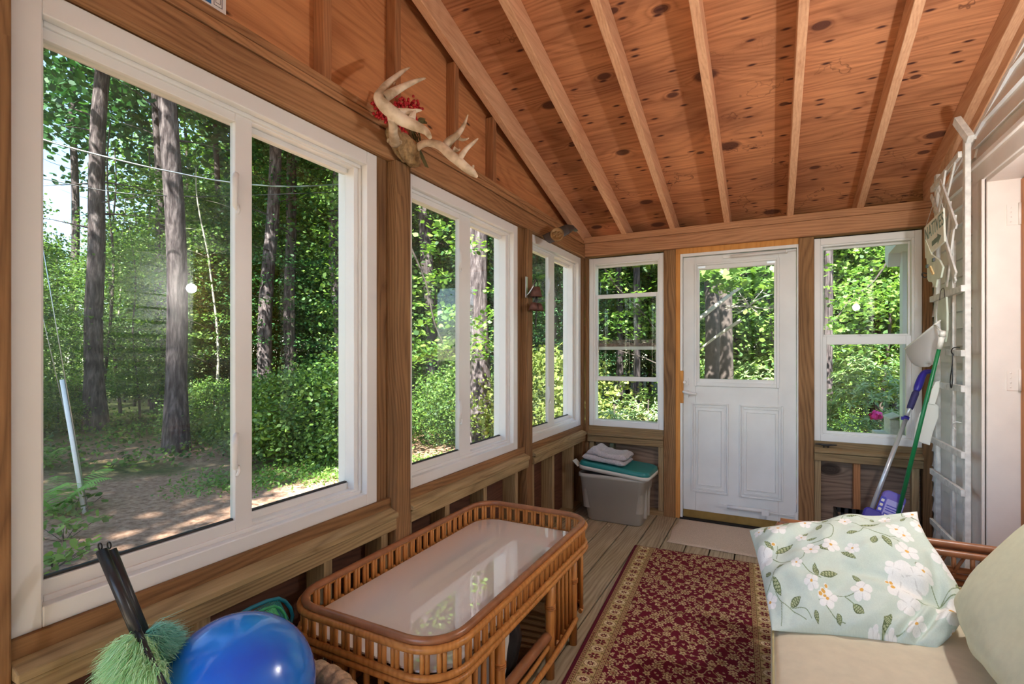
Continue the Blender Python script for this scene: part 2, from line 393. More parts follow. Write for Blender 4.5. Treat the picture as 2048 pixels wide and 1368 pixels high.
mb.build('shingles', M['dark'], ceiling)
def rafter(x0, x1, y1=4.55, drop=0.0, name='rafter'):
    m = MB(); y0 = ya+.05
    m.hexa([(x0,y0,rz(y0)-drop),(x1,y0,rz(y0)-drop),(x1,y1,rz(y1)-drop),(x0,y1,rz(y1)-drop),(x0,y0,pz(y0)-.001),(x1,y0,pz(y0)-.001),(x1,y1,pz(y1)-.001),(x0,y1,pz(y1)-.001)])
    o = m.build(name, M['rafter'], ceiling, bevel=.004); return o
for xc in (-1.098, -.704, -.30, .127, .55): rafter(xc-.021, xc+.021)
rafter(-1.50, -1.455, drop=.015); 
o = rafter(.895, .938, 4.2); o = rafter(.938, .956, 4.2, drop=.06, name='rake_board')
m = MB(); y0, y1 = ya+.05, 4.2
m.hexa([(.945,y0,rz(y0)-.085),(.963,y0,rz(y0)-.085),(.963,y1,rz(y1)-.085),(.945,y1,rz(y1)-.085),(.945,y0,rz(y0)-.06),(.963,y0,rz(y0)-.06),(.963,y1,rz(y1)-.06),(.945,y1,rz(y1)-.06)])
m.build('rake_trim', M['white'], ceiling)

# ---- left wall
GX = -1.555
mb = MB()
mb.prism([(GX-.012,Y0,2.34),(GX-.012,YE+.1,2.34),(GX-.012,YE+.1,pz(YE+.1)-.002),(GX-.012,Y0,pz(Y0)-.002)], (.012,0,0))
wl = struct(mb.build('wall_left', M['gable']))
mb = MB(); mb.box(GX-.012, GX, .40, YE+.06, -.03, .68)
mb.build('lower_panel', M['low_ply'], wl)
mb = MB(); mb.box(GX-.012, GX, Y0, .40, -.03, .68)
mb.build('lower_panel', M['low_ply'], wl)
# header: beam with eased lower edge + two plates
mb = MB(); mb.box(-1.56, -1.445, Y0, YE, 2.163, 2.279); mb.build('header_beam', M['beam_y'], wl, bevel=.012)
mb = MB(); mb.box(-1.555, -1.452, Y0, YE, 2.284, 2.315); mb.build('top_plate', M['beam_y'], wl, bevel=.004)
mb = MB(); mb.box(-1.555, -1.458, Y0, YE, 2.320, 2.350); mb.build('top_plate', M['beam_y'], wl, bevel=.004)
# posts between the windows
def post(y0, y1, xf=-1.435, z1=2.163, par=None, mat='post'):
    m = MB(); m.box(-1.555, xf, y0, y1, 0, z1); return m.build('post', M[mat], par or wl, bevel=.005)
post(1.688, 1.786, -1.428); post(3.012, 3.102, -1.44); post(.355, .464, -1.44); post(4.16, 4.222, -1.452); post(-.95,-.85); post(Y0, Y0+.09)
m = MB(); m.box(-1.55, -1.478, 1.617, 1.688, .62, 2.163); m.build('filler_strip', M['post'], wl)
m = MB(); m.box(-1.55, -1.478, 2.934, 3.012, .62, 2.163); m.build('filler_strip', M['post'], wl)
# sill boards under the windows
for y0, y1 in ((.464, 1.688), (1.786, 3.012), (3.102, 4.16), (-.85, .355), (Y0+.09, -.95)):
    m = MB(); m.box(-1.55, -1.458, y0, y1, .66, .706); m.build('sill_strip', M['strip'], wl)
    m = MB(); m.prism([(-1.55,y0,.628),(-1.415,y0,.628),(-1.415,y0,.648),(-1.455,y0,.664),(-1.55,y0,.664)], (0,y1-y0,0)); m.build('sill_ledge', M['sill'], wl, bevel=.003)
    m = MB(); m.box(-1.55, -1.425, y0, y1, .575, .624); m.build('sill_rail', M['sill'], wl, bevel=.004)
for yc in (.70-.35, .885, 1.345, 1.652, 1.815, 2.12, 2.50, 2.90, 3.155, 3.52, 3.95):
    m = MB(); m.box(GX, -1.462, yc-.02, yc+.02, .04, .575); m.build('stud', M['low_stud'], wl, bevel=.002)
m = MB(); m.box(GX, -1.462, Y0, YE, 0, .04); m.build('bottom_plate', M['sill'], wl)
# gable studs
for yc in (-1.9,-1.5,-1.1,-.7,-.3,.12,.54,1.378, 1.785, 2.262, 2.68):
    m = MB(); m.prism([(GX,yc-.02,2.350),(-1.50,yc-.02,2.350),(-1.50,yc-.02,rz(yc)),(GX,yc-.02,rz(yc))], (0,.04,0)); m.build('gable_stud', M['stud'], wl, bevel=.003)

# ---- sliding windows in the left wall
def frame_x(mb, xa, xb, y0, y1, z0, z1, wl_, wr, wb, wt):
    mb.box(xa, xb, y0, y0+wl_, z0, z1); mb.box(xa, xb, y1-wr, y1, z0, z1)
    mb.box(xa, xb, y0+wl_, y1-wr, z0, z0+wb); mb.box(xa, xb, y0+wl_, y1-wr, z1-wt, z1)
def frame_y(mb, ya_, yb_, x0, x1, z0, z1, wl_, wr, wb, wt):
    mb.box(x0, x0+wl_, ya_, yb_, z0, z1); mb.box(x1-wr, x1, ya_, yb_, z0, z1)
    mb.box(x0+wl_, x1-wr, ya_, yb_, z0, z0+wb); mb.box(x0+wl_, x1-wr, ya_, yb_, z1-wt, z1)
WZ0, WZ1 = .706, 2.158
def slider(n, y0, y1, ym0, ym1):
    m = MB(); frame_x(m, -1.50, XW, y0, y1, WZ0, WZ1, .058, .058, .048, .056)
    w = struct(m.build('window_%d' % n, M['white'], bevel=.003))
    i0, i1, z0, z1 = y0+.058, y1-.058, WZ0+.048, WZ1-.056
    m = MB(); frame_x(m, -1.60, -1.50, y0+.03, y1-.03, WZ0+.02, WZ1-.02, .028+.012, .034, .028+.012, .036+.012)
    frame_x(m, -1.60, -1.512, y0+.03, y1-.03, WZ0+.02, WZ1-.02, .045, .058, .048, .052)
    m.build('window_frame', M['white'], w, bevel=.002)
    # room-side sash (near half) with its meeting stile
    m = MB(); frame_x(m, -1.535, -1.508, i0-.02, ym1, z0+.004, z1-.004, .028, ym1-ym0, .042, .034)
    s1 = m.build('sash', M['white'], w, bevel=.002)
    m = MB(); m.box(-1.524, -1.520, i0, ym0+.004, z0+.03, z1-.02); m.build('glass_pane', M['glass'], s1)
    m = MB(); m.box(-1.528, -1.516, i0+.004, ym0-.002, z0+.045, z0+.052); m.build('gasket', M['gasket'], s1)
    # fixed half
    m = MB(); frame_x(m, -1.575, -1.545, ym1-.012, i1+.004, z0+.004, z1-.004, .02, .024, .040, .030)
    s2 = m.build('sash', M['white'], w, bevel=.002)
    m = MB(); m.box(-1.562, -1.558, ym1-.005, i1-.012, z0+.03, z1-.02); m.build('glass_pane', M['glass'], s2)
    m = MB(); m.box(-1.566, -1.553, ym1+.008, i1-.022, z0+.043, z0+.050); m.build('gasket', M['gasket'], s2)
    # insect screen over the near half
    m = MB(); m.add([(-1.592,i0-.01,z0),(-1.592,ym1,z0),(-1.592,ym1,z1),(-1.592,i0-.01,z1)], [(0,1,2,3)]); m.build('insect_screen', M['screen'], w)
    # latches on the meeting stile
    for zc in (1.018, 1.845):
        m = MB(); y_ = ym0-.002
        m.tube([(-1.512,y_+.012,zc-.055),(-1.500,y_-.004,zc-.045),(-1.492,y_-.010,zc-.01),(-1.494,y_-.008,zc+.03),(-1.506,y_+.002,zc+.05),(-1.512,y_+.012,zc+.055)], [.006,.009,.009,.010,.009,.006], 8, sub=3)
        m.box(-1.512, -1.503, y_, y_+.016, zc-.05, zc+.05)
        m.tube([(-1.503,y_+.008,zc-.045),(-1.492,y_+.004,zc-.062),(-1.496,y_,zc-.075)], .005, 8, sub=3)
        m.build('sash_lock', M['white'], s1)
    return w
slider(1, .467, 1.614, 1.012, 1.070)
slider(2, 1.789, 2.934, 2.300, 2.412)
slider(3, 3.104, 4.158, 3.535, 3.650)
# the porch goes on behind the viewpoint with the same windows, two of them
def slider_far(y0, y1, n):
    m = MB(); frame_x(m, -1.58, XW, y0, y1, WZ0, WZ1, .058, .058, .048, .056)
    w = struct(m.build('window_%d' % n, M['white'], bevel=.003))
slider_far(-.845, .35, 6); slider_far(Y0+.095, -.955, 7)

# ---- far wall
mb = MB(); mb.box(-1.56, -.777, YE+.045, YE+.06, -.03, .70); mb.box(.278, XR, YE+.045, YE+.06, -.03, .70)
wb = struct(mb.build('wall_back', M['low_ply_x']))
mb = MB(); mb.box(-1.56, XR, YE+.27, YE+.29, 2.20, 2.48); mb.build('gap_shade_board', M['dark'], wb)  # near-black board stands for the shade in the open gap over the plate
mb = MB(); mb.box(-1.445, .955, YE-.045, YE+.06, 2.172, 2.285); mb.build('header_beam', M['beam_x'], wb, bevel=.006)
mb = MB(); mb.box(-1.452, .955, YE-.04, YE+.06, 2.287, 2.340); mb.build('top_plate', M['beam_x'], wb, bevel=.004)
def post_e(x0, x1, yf=YE-.02, z1=2.17, mat='post'):
    m = MB(); m.box(x0, x1, yf, YE+.06, 0, z1); return m.build('post', M[mat], wb, bevel=.004)
post_e(-1.452, -1.419, YE-.01); post_e(-.777, -.684); post_e(.180, .278); post_e(.898, .950, YE-.015)
m = MB(); m.box(-.684, -.648, YE-.006, YE+.06, 0, 2.128); m.build('jamb_strip', M['raw'], wb)
m = MB(); m.box(-.684, .18, YE-.006, YE+.06, 2.128, 2.172); m.build('head_strip', M['raw'], wb)
for x0, x1 in ((-1.419, -.777), (.278, .898)):
    m = MB(); m.box(x0, x1, YE-.005, YE+.05, .655, .70); m.build('sill_strip', M['sill_x'], wb)
    m = MB(); m.prism([(x0,YE+.05,.622),(x0,YE-.05,.622),(x0,YE-.05,.642),(x0,YE-.015,.658),(x0,YE+.05,.658)], (x1-x0,0,0)); m.build('sill_ledge', M['sill_x'], wb, bevel=.003)
    m = MB(); m.box(x0, x1, YE-.04, YE+.05, .565, .618); m.build('sill_rail', M['sill_x'], wb, bevel=.003)
    m = MB(); m.box(x0, x1, YE-.02, YE+.05, 0, .04); m.build('bottom_plate', M['sill_x'], wb)
for xc, mt in ((-1.39,'low_stud'), (-1.21,'green'), (-.80,'low_stud'), (.30,'low_stud'), (.535,'stud'), (.86,'low_stud')):
    if mt == 'green':
        M['green'] = wood('painted stud', srgb(120,132,112), srgb(84,84,62), 'z', knots=.1)
    m = MB(); m.box(xc-.02, xc+.02, YE-.015, YE+.045, .04, .565); m.build('stud', M[mt], wb, bevel=.002)

def hung(n, x0, x1, left=True):
    z0, z1 = .70, 2.155
    m = MB(); frame_y(m, YE-.002, YE+.04, x0, x1, z0, z1, .040, .040, .048, .048)
    frame_y(m, YE+.008, YE+.09, x0+.02, x1-.02, z0+.02, z1-.02, .034, .034, .034, .040)
    w = struct(m.build('window_%d' % n, M['white'], bevel=.003))
    a, b_ = x0+.054, x1-.054
    def sash(y, za, zb, rb, rt, gl='glass', side=.03):
        m = MB(); frame_y(m, y, y+.026, a-.01, b_+.01, za, zb, side, side, rb, rt); s = m.build('sash', M['white'], w, bevel=.002)
        m = MB(); m.box(a+.01, b_-.01, y+.011, y+.015, za+.01, zb-.01); m.build('glass_pane', M[gl], s); return s
    if left:
        sash(YE+.062, 1.36, 2.115, .055, .035, side=.012)
        s = sash(YE+.028, 1.093, 1.84, .037, .034, side=.026)
        m = MB(); m.box(a+.012, b_-.012, YE+.050, YE+.060, 1.388, 1.446); M['veil'] = glass('frosted rail', (.75,.68,.66), .3, dirt=.35, dirtcol=(.62,.5,.46)); m.build('meeting_rail', M['veil'], s)
        m = MB(); m.box(-1.10, -1.06, YE+.046, YE+.058, 1.425, 1.437); m.build('sash_lock', M['black'], s)
    else:
        sash(YE+.062, 1.42, 2.115, .045, .035, side=.02)
        s = sash(YE+.028, .738, 1.452, .034, .060, side=.036)
        m = MB(); m.box(.56, .62, YE+.018, YE+.03, 1.452, 1.462); m.build('sash_lock', M['white'], s)
    m = MB()
    return w
hung(4, -1.416, -.777, True); hung(5, .279, .897, False)

# ---- storm door
DX0, DX1 = -.640, .172
m = MB(); frame_y(m, YE-.012, YE+.05, -.648, .180, .0, 2.128, .018, .010, .0, .024)
d1 = struct(m.build('door_1', M['white'], bevel=.002))
m = MB()
ox0, ox1, oz0, oz1 = -.533, .050, 1.078, 2.035
yd0, yd1 = YE+.008, YE+.045
m.box(DX0+.012, ox0, yd0, yd1, .075, 2.10); m.box(ox1, DX1-.004, yd0, yd1, .075, 2.10)
m.box(ox0, ox1, yd0, yd1, .075, oz0); m.box(ox0, ox1, yd0, yd1, oz1, 2.10)
slab = m.build('door_slab', M['white_door'], d1, bevel=.003)
m = MB(); frame_y(m, yd0-.012, yd0+.02, ox0-.008, ox1+.008, oz0-.008, oz1+.008, .018, .018, .030, .018)
frame_y(m, yd0+.002, yd0+.03, ox0+.006, ox1-.006, oz0+.016, oz1-.006, .022, .022, .034, .036)
gf = m.build('glazing_frame', M['white_door'], d1, bevel=.003)
m = MB(); m.box(ox0+.02, ox1-.02, yd0+.014, yd0+.018, oz0+.02, oz1-.02); m.build('glass_pane', M['glass_bright'], gf)
for xa in (ox0+.02, ox1-.075):
    m = MB(); m.box(xa, xa+.055, yd0-.004, yd0+.004, oz1-.030, oz1-.014); m.build('pane_clip', M['alu'], gf)
for a, b_ in ((-.566, -.292), (-.215, .083)):
    m = MB(); za, zb = .229, .935
    frame_y(m, yd0-.012, yd0+.002, a, b_, za, zb, .012, .012, .013, .013)
    frame_y(m, yd0-.006, yd0+.002, a+.018, b_-.018, za+.02, zb-.02, .012, .012, .014, .014)
    frame_y(m, yd0-.008, yd0+.002, a+.048, b_-.048, za+.055, zb-.055, .006, .006, .006, .006)
    m.build('raised_panel', M['white_door'], slab, bevel=.003)
m = MB(); m.box(DX0+.014, DX1-.006, yd0-.006, yd0+.03, .018, .077); m.build('kick_plate', M['brass'], d1)
m = MB(); m.box(-.65, .18, YE-.03, YE+.05, .0, .014); m.build('threshold', M['dark'], d1)
m = MB(); m.tube([(-.27,yd0-.035,2.075),(.10,yd0-.035,2.080)], .012, 10); m.tube([(.10,yd0-.035,2.080),(.165,yd0-.03,2.083)], .004, 8)
m.box(-.33,-.26,yd0-.018,yd0,2.068,2.083); m.box(.10,.11,yd0-.04,yd0,2.07,2.09); m.build('door_closer', M['white'], d1)
m = MB(); m.tube([(-.30,yd0-.03,.146),(-.03,yd0-.03,.146)], .014, 12); m.box(-.06,-.012,yd0-.05,yd0-.012,.118,.160); m.tube([(-.012,yd0-.03,.142),(.168,yd0-.02,.135)], .004, 8)
m.box(-.36,-.30,yd0-.022,yd0,.138,.156); m.box(.160,.176,yd0-.035,yd0,.105,.165); m.build('door_closer', M['white'], d1)
m = MB(); m.box(-.632,-.585,yd0-.016,yd0,1.075,1.130); m.box(-.632,-.585,yd0-.016,yd0,.975,1.035)
m.tube([(-.622,yd0-.02,1.022),(-.60,yd0-.045,1.018),(-.555,yd0-.055,1.010),(-.52,yd0-.05,1.008)], [.012,.014,.011,.007], 8, sub=3)
m.tube([(-.61,yd0-.02,1.10),(-.61,yd0-.05,1.10)], .012, 8)
m.build('door_handle', M['white'], d1)
m = MB(); m.box(-.648,-.622,YE-.02,YE-.011,.93,1.19); m.build('strike_strip', M['raw'], d1)

# ---- house wall on the right: clapboards
def clap(m, y0, y1, z0, z1, x=XR, exp=.098):
    z = z0
    while z < z1-.002:
        t = min(z+exp, z1)
        m.prism([(x,y0,z),(x-.021,y0,z),(x-.003,y0,t),(x,y0,t)], (0,y1-y0,0)); z = t
DY0, DY1 = 2.32, 3.275       # doorway
m = MB(); clap(m, 3.44, YE+.06, .0, 2.9); clap(m, Y0, DY0-.165, .0, 4.4); clap(m, DY0-.165, 3.44, 2.30, 3.6)
m.box(XR, XR+.12, Y0, DY0, 0, 4.4); m.box(XR, XR+.12, DY1, YE+.06, 0, 3.0); m.box(XR, XR+.12, DY0, DY1, 2.19, 3.6)
wr = struct(m.build('wall_right', M['siding']))
# door casing and reveal
m = MB(); m.box(.938, XR, DY1+.005, 3.445, 0, 2.205); m.box(.938, XR, DY0-.165, DY0-.005, 0, 2.205); m.box(.938, XR, DY0-.165, 3.445, 2.195, 2.30)
m.box(.926, XR, DY0-.18, 3.46, 2.285, 2.315); m.box(.930, XR, DY1+.005, DY1+.02, 0, 2.195)
trim = struct(m.build('trim_1', M['casing'], bevel=.004))
m = MB(); m.box(XR-.02, XR+.18, DY1-.012, DY1+.006, 0, 2.195); m.box(XR-.02, XR+.14, DY0-.006, DY0+.012, 0, 2.195); m.box(XR-.02, XR+.14, DY0, DY1, 2.172, 2.195)
m.build('door_jamb', M['casing'], trim, bevel=.003)
m = MB(); m.box(XR+.100, XR+.145, DY0+.015, DY1-.018, .01, 2.165); d2 = struct(m.build('door_2', M['door_wood'], bevel=.004))
for zc in (.30, 1.20, 2.00):
    m = MB(); m.box(XR+.052, XR+.097, DY1-.016, DY1-.011, zc-.05, zc+.05); m.tube([(XR+.097,DY1-.022,zc-.052),(XR+.097,DY1-.022,zc+.052)], .006, 8)
    for dz in (-.034, -.012, .012, .034): m.lathe((XR+.066+.012*(dz*1000 % 2 > .5),DY1-.016,zc+dz), [(.0005,.0015),(.004,.001),(.0045,0)], 8, Matrix.Rotation(PI/2, 3, 'X'))
    m.build('hinge', M['casing'], d2)

# wall behind the viewpoint: low wall, wide open window, gable above
m = MB(); m.box(-1.56, XR, Y0-.04, Y0, 0, .68); m.prism([(-1.56,Y0-.04,3.2),(XR,Y0-.04,3.2),(XR,Y0-.04,pz(Y0)),(-1.56,Y0-.04,pz(Y0))], (0,.04,0))
wf = struct(m.build('wall_front', M['gable']))
m = MB(); frame_y(m, Y0-.05, Y0+.01, -1.56, XR, .66, 3.2, .08, .08, .05, .08); m.box(-.34,-.28,Y0-.05,Y0+.01,.66,3.2); struct(m.build('window_8', M['white']))

LAMP = 300
# ceiling lamp hanging by the house door (its glow shows in the panes)
lp = thing('pendant_lamp', 'small white globe lamp hanging from a rafter by the house door', 'lamp', (.79, 2.235, 2.0))
m = MB(); m.lathe((.80,2.235,1.815), [(.001,-.034),(.017,-.030),(.030,-.017),(.034,0),(.030,.017),(.017,.030),(.006,.034)], 20)
mt, t, b = new_mat('lamp globe'); b.inputs['Base Color'].default_value = (.9,.88,.82,1); b.inputs['Emission Color'].default_value = (.97,.99,1,1); b.inputs['Emission Strength'].default_value = LAMP
m.build('globe', mt, lp)
m = MB(); m.tube([(.80,2.235,1.848),(.80,2.235,rz(2.235)+.14)], .004, 6); m.build('cord', M['black'], lp)
# ------------------------------------------------------------------ rug and door mat
M['rug'] = attr_mat('woven rug', .95, .35, 420)
M['mat'] = plain('tan door mat', srgb(196,178,158), .95, noise=.16, nscale=160, bump=.5)
def rug_pattern(nu, nv, W, Lh):
    """runner cut from the roll: dark red field of scattered rosettes, buds, leaves and stems, medallion borders along both long sides (sizes in metres)"""
    rng = np.random.default_rng(3); RND = random.Random(5)
    red, bei, tan, olive, brn, dred, pale = [np.array(srgb(*k)) for k in ((106,28,44), (204,182,138), (176,148,104), (136,116,72), (88,52,36), (112,34,46), (218,200,158))]
    us, vs = np.linspace(-W/2, W/2, nu), np.linspace(0, Lh, nv); col = np.zeros((nv, nu, 3)); col[:] = red
    def win(x, y, r):
        i0, i1 = np.searchsorted(us, x-r), np.searchsorted(us, x+r); j0, j1 = np.searchsorted(vs, y-r), np.searchsorted(vs, y+r)
        gx, gy = np.meshgrid(us[i0:i1]-x, vs[j0:j1]-y); return col[j0:j1, i0:i1], gx, gy
    def line(a, b_, w, c):
        m = ((a[0]+b_[0])/2, (a[1]+b_[1])/2); ln = math.hypot(b_[0]-a[0], b_[1]-a[1])
        s, gx, gy = win(m[0], m[1], ln/2+.004)
        if s.size == 0: return
        dx, dy = (b_[0]-a[0])/ln, (b_[1]-a[1])/ln; p = gx*dx+gy*dy; q = -gx*dy+gy*dx+.002*np.sin(p*160)
        s[(np.abs(p) < ln/2) & (np.abs(q) < w)] = c
    def leaf(x, y, a, l, w):
        s, gx, gy = win(x, y, l*.6)
        if s.size == 0: return
        p, q = gx*math.cos(a)+gy*math.sin(a), -gx*math.sin(a)+gy*math.cos(a); e = w*(1-(2*p/l)**2)*(.8+.2*np.sin(p*900))
        m = (np.abs(q) < e) & (np.abs(p) < l/2); s[m] = tan; s[m & (np.abs(q) < e-.0016)] = olive; s[m & (np.abs(q) < .0008)] = bei
    def ros(x, y, R, n, ph, kind):
        s, gx, gy = win(x, y, R*1.15)
        if s.size == 0: return
        r, t = np.hypot(gx, gy), np.arctan2(gy, gx)+ph; e = R*(.86+.14*np.cos(n*t))
        s[r < e] = bei; s[(r < e) & (r > R*.62) & (np.cos(n*t) < -.55)] = brn
        if kind == 0: s[(r < R*.60)] = brn; s[(r < R*.50)] = tan; s[(r < R*.50) & (np.abs(np.sin(3*t)) < .35)] = dred; s[r < R*.16] = dred
        elif kind == 1: s[(r < R*.52)] = dred; s[(r < R*.34)] = bei
        else: s[r < R*.36] = olive
    def bud(x, y, R, a):
        s, gx, gy = win(x, y, R*1.3)
        if s.size == 0: return
        r, t = np.hypot(gx, gy), np.arctan2(gy, gx)-a; e = R*(.75+.25*np.cos(3*t)); s[r < e] = bei; s[r < R*.3] = dred
    sx, sy = .081, .066; P = {}
    for j in range(-1, int(Lh/sy)+2):
        for i in range(-5, 6): P[i, j] = ((i+.5*(j % 2))*sx+RND.uniform(-.006, .006), j*sy+RND.uniform(-.006, .006))
    for (i, j), p in P.items():
        for di in ((-1, 0) if j % 2 == 0 else (0, 1)):
            q = P.get((i+di, j+1))
            if q and RND.random() < .82: line(p, q, .0014, tan if RND.random() < .6 else bei)
        q = P.get((i+1, j))
        if q and RND.random() < .3: line(p, q, .0011, tan)
    for (i, j), p in P.items():
        for _ in range(2): a = RND.choice((.75, -.75, .4, -.4))+PI*RND.randint(0, 1); leaf(p[0]+.036*RND.choice((-1, 1)), p[1]+RND.uniform(.018, .040), a, RND.uniform(.026, .042), .0058)
        for _ in range(5): a = RND.uniform(0, 2*PI); bud(p[0]+.038*math.cos(a), p[1]+.032*math.sin(a), RND.uniform(.005, .010), a)
    for (i, j), p in P.items():
        k = (i*2+j*3) % 5
        if k in (0, 3): ros(p[0], p[1], .0255, 8, RND.random()*6, 0)
        elif k in (1,): ros(p[0], p[1], .021, 6, RND.random()*6, 1)
        else: ros(p[0], p[1], .0155, 5, RND.random()*6, 2)
    # side borders
    gx, gy = np.meshgrid(us, vs); e = W/2-np.abs(gx)
    def band(lo, hi): return (e >= lo) & (e < hi)
    def wave_band(lo, hi, per, c2):
        m = band(lo, hi); mid = (lo+hi)/2; s = np.sin(gy*2*PI/per); col[m] = tan
        col[m & (np.abs(e-mid-.0045*s) < .0026)] = dred; col[m & (np.abs(e-mid+.0045*s) < .0018)] = c2; col[m & (np.abs(s) < .25) & (np.abs(e-mid) < .006)] = bei
    wave_band(.018, .036, .030, brn); wave_band(.112, .130, .026, olive)
    for lo, hi in ((.036, .0392), (.1088, .112), (.130, .1335)): col[band(lo, hi)] = brn
    m = band(.0392, .1088); col[m] = np.array(srgb(192,168,120))
    st = .058; k = np.floor(gy/st); y = (gy/st-k-.5)*st; x = e-.074; alt = (k % 2) == 0
    ov = np.hypot(x/.031, y/.0255); r = np.hypot(x*.86, y); t = np.arctan2(y, x*.86)
    col[m & alt & (ov < 1)] = brn; col[m & alt & (ov < .92)] = pale
    f = m & alt & (r < .0165*(.78+.22*np.cos(8*t))); col[f] = brn; col[m & alt & (r < .010)] = dred; col[m & alt & (r < .005)] = bei
    f = m & ~alt & (r < .0235*(.84+.16*np.cos(6*t))); col[f] = dred; col[f & (np.abs(np.cos(3*t)) < .3)] = bei; col[m & ~alt & (r < .009)] = brn; col[m & ~alt & (r < .0045)] = bei
    col[m & (np.hypot(np.abs(x)-.028, np.abs(y)-.028) < .006)] = olive
    col[band(0, .018)] = np.array(srgb(94,30,46))
    col[(gy < .008) | (gy > Lh-.008)] = np.array(srgb(98,40,46))
    col *= (1+.13*rng.standard_normal((nv, nu, 1))).clip(.6, 1.4)
    return col.clip(0, 1).reshape(-1, 3)
RW, RL = .845, 2.45
nu, nv = 340, 980
uu, vv = np.meshgrid(np.linspace(-RW/2, RW/2, nu), np.linspace(0, RL, nv)); uu, vv = uu.ravel(), vv.ravel()
zz = .008+.0006*np.sin(uu*40)*np.sin(vv*7)
ed = np.minimum(RW/2-np.abs(uu), np.minimum(vv, RL-vv)); zz = np.where(ed < .002, .0005, zz)
idx = np.arange(nu*nv).reshape(nv, nu)
F = np.stack([idx[:-1,:-1], idx[1:,:-1], idx[1:,1:], idx[:-1,1:]], -1).reshape(-1, 4)
rug = mesh_np('runner_rug', np.stack([uu, -vv, zz], -1), F, M['rug'], None, True, rug_pattern(nu, nv, RW, RL))
rug.location = (-.835+RW/2*math.cos(.055), 3.475+.02, 0); rug.rotation_euler = (0, 0, .055)
tag(rug, 'dark red patterned runner rug with beige border on the deck floor', 'rug')
mb = MB()
def matf(i, j):
    x = -.652+i*.80; y = 3.64+j*.555-.02*i*(1-j)
    e = min(i, 1-i, j, 1-j); return (x+.008*math.sin(j*9), y, .003+.008*min(1, e*25))
mb.grid(matf, 60, 50)
tag(mb.build('door_mat', M['mat']), 'tan ribbed door mat in front of the white storm door', 'mat')

# ------------------------------------------------------------------ rattan table
M['rattan'] = wood('honey rattan', srgb(204,140,76), srgb(148,90,42), 'z', fine=.6, ring=14, knots=.12, kscale=5, rough=.32, bump=.1, vary=0)
M['rattan_dark'] = plain('brown rattan', srgb(150,98,64), .32, noise=.2, nscale=25)
M['rattan_wrap'] = plain('rattan binding', srgb(178,112,52), .5, noise=.25, nscale=60, bump=.4)
tl = (-1.115, 1.79, 0)
tbl = thing('rattan_table', 'honey coloured rattan coffee table with glass top and railed rim under the windows', 'table', tl)
TX0, TX1, TY0, TY1 = -1.435, -.79, 1.125, 2.415
def rrect(x0, x1, y0, y1, r, z, n=8):
    P = []
    for cx, cy, a0 in ((x1-r, y1-r, 0), (x0+r, y1-r, PI/2), (x0+r, y0+r, PI), (x1-r, y0+r, 1.5*PI)):
        for k in range(n+1): P.append((cx+r*math.cos(a0+k*PI/2/n), cy+r*math.sin(a0+k*PI/2/n), z))
    return P
def at_len(P, step):   # points spaced along a closed loop
    P = [Vector(p) for p in P]; out = []; acc = 0; n = len(P); nxt = 0
    for i in range(n):
        a, b_ = P[i], P[(i+1) % n]; d = (b_-a).length
        while nxt <= acc+d and d > 0:
            out.append((a.lerp(b_, (nxt-acc)/d), (b_-a).normalized())); nxt += step
        acc += d
    return out
ZT = .515
mb = MB(); mb.tube(rrect(TX0+.014, TX1-.014, TY0+.014, TY1-.014, .125, ZT-.002), .0125, 12, closed=True); mb.build('top_rim', M['rattan_dark'], tbl)
mb = MB(); mb.tube(rrect(TX0, TX1, TY0, TY1, .135, ZT-.019), .0115, 12, closed=True); mb.build('top_rim', M['rattan'], tbl)
mb = MB(); mb.tube(rrect(TX0, TX1, TY0, TY1, .135, ZT-.100), .0105, 12, closed=True); mb.tube(rrect(TX0-.004, TX1+.004, TY0-.004, TY1+.004, .135, ZT-.120), .0095, 12, closed=True)
mb.build('lower_rim', M['rattan'], tbl)
loop = rrect(TX0+.008, TX1-.008, TY0+.008, TY1-.008, .13, 0)
pts = at_len(loop, .0485)
for p, d in pts[:78]:
    mb = MB()
    for s in (-1, 1):
        q = p+d*s*.0075; mb.tube([(q.x,q.y,ZT-.104),(q.x,q.y,ZT-.012)], .0075, 8)
    mb.build('rim_spindle', M['rattan'], tbl)
mb = MB(); P = rrect(TX0+.02, TX1-.02, TY0+.02, TY1-.02, .115, ZT-.096); n = len(P)
mb.add(P+[(x,y,z+.006) for x,y,z in P], [tuple(range(n-1,-1,-1)), tuple(range(n,2*n))]+[(i,(i+1)%n,n+(i+1)%n,n+i) for i in range(n)])
m, t, b = new_mat('table glass'); b.inputs['Base Color'].default_value = (*srgb(236,227,217), 1); b.inputs['Roughness'].default_value = .0; b.inputs['Specular IOR Level'].default_value = 1.0; b.inputs['Coat Weight'].default_value = 1.0; b.inputs['Coat IOR'].default_value = 1.7; b.inputs['Coat Roughness'].default_value = .0
M['tglass'] = m
mb.build('glass_top', M['tglass'], tbl)
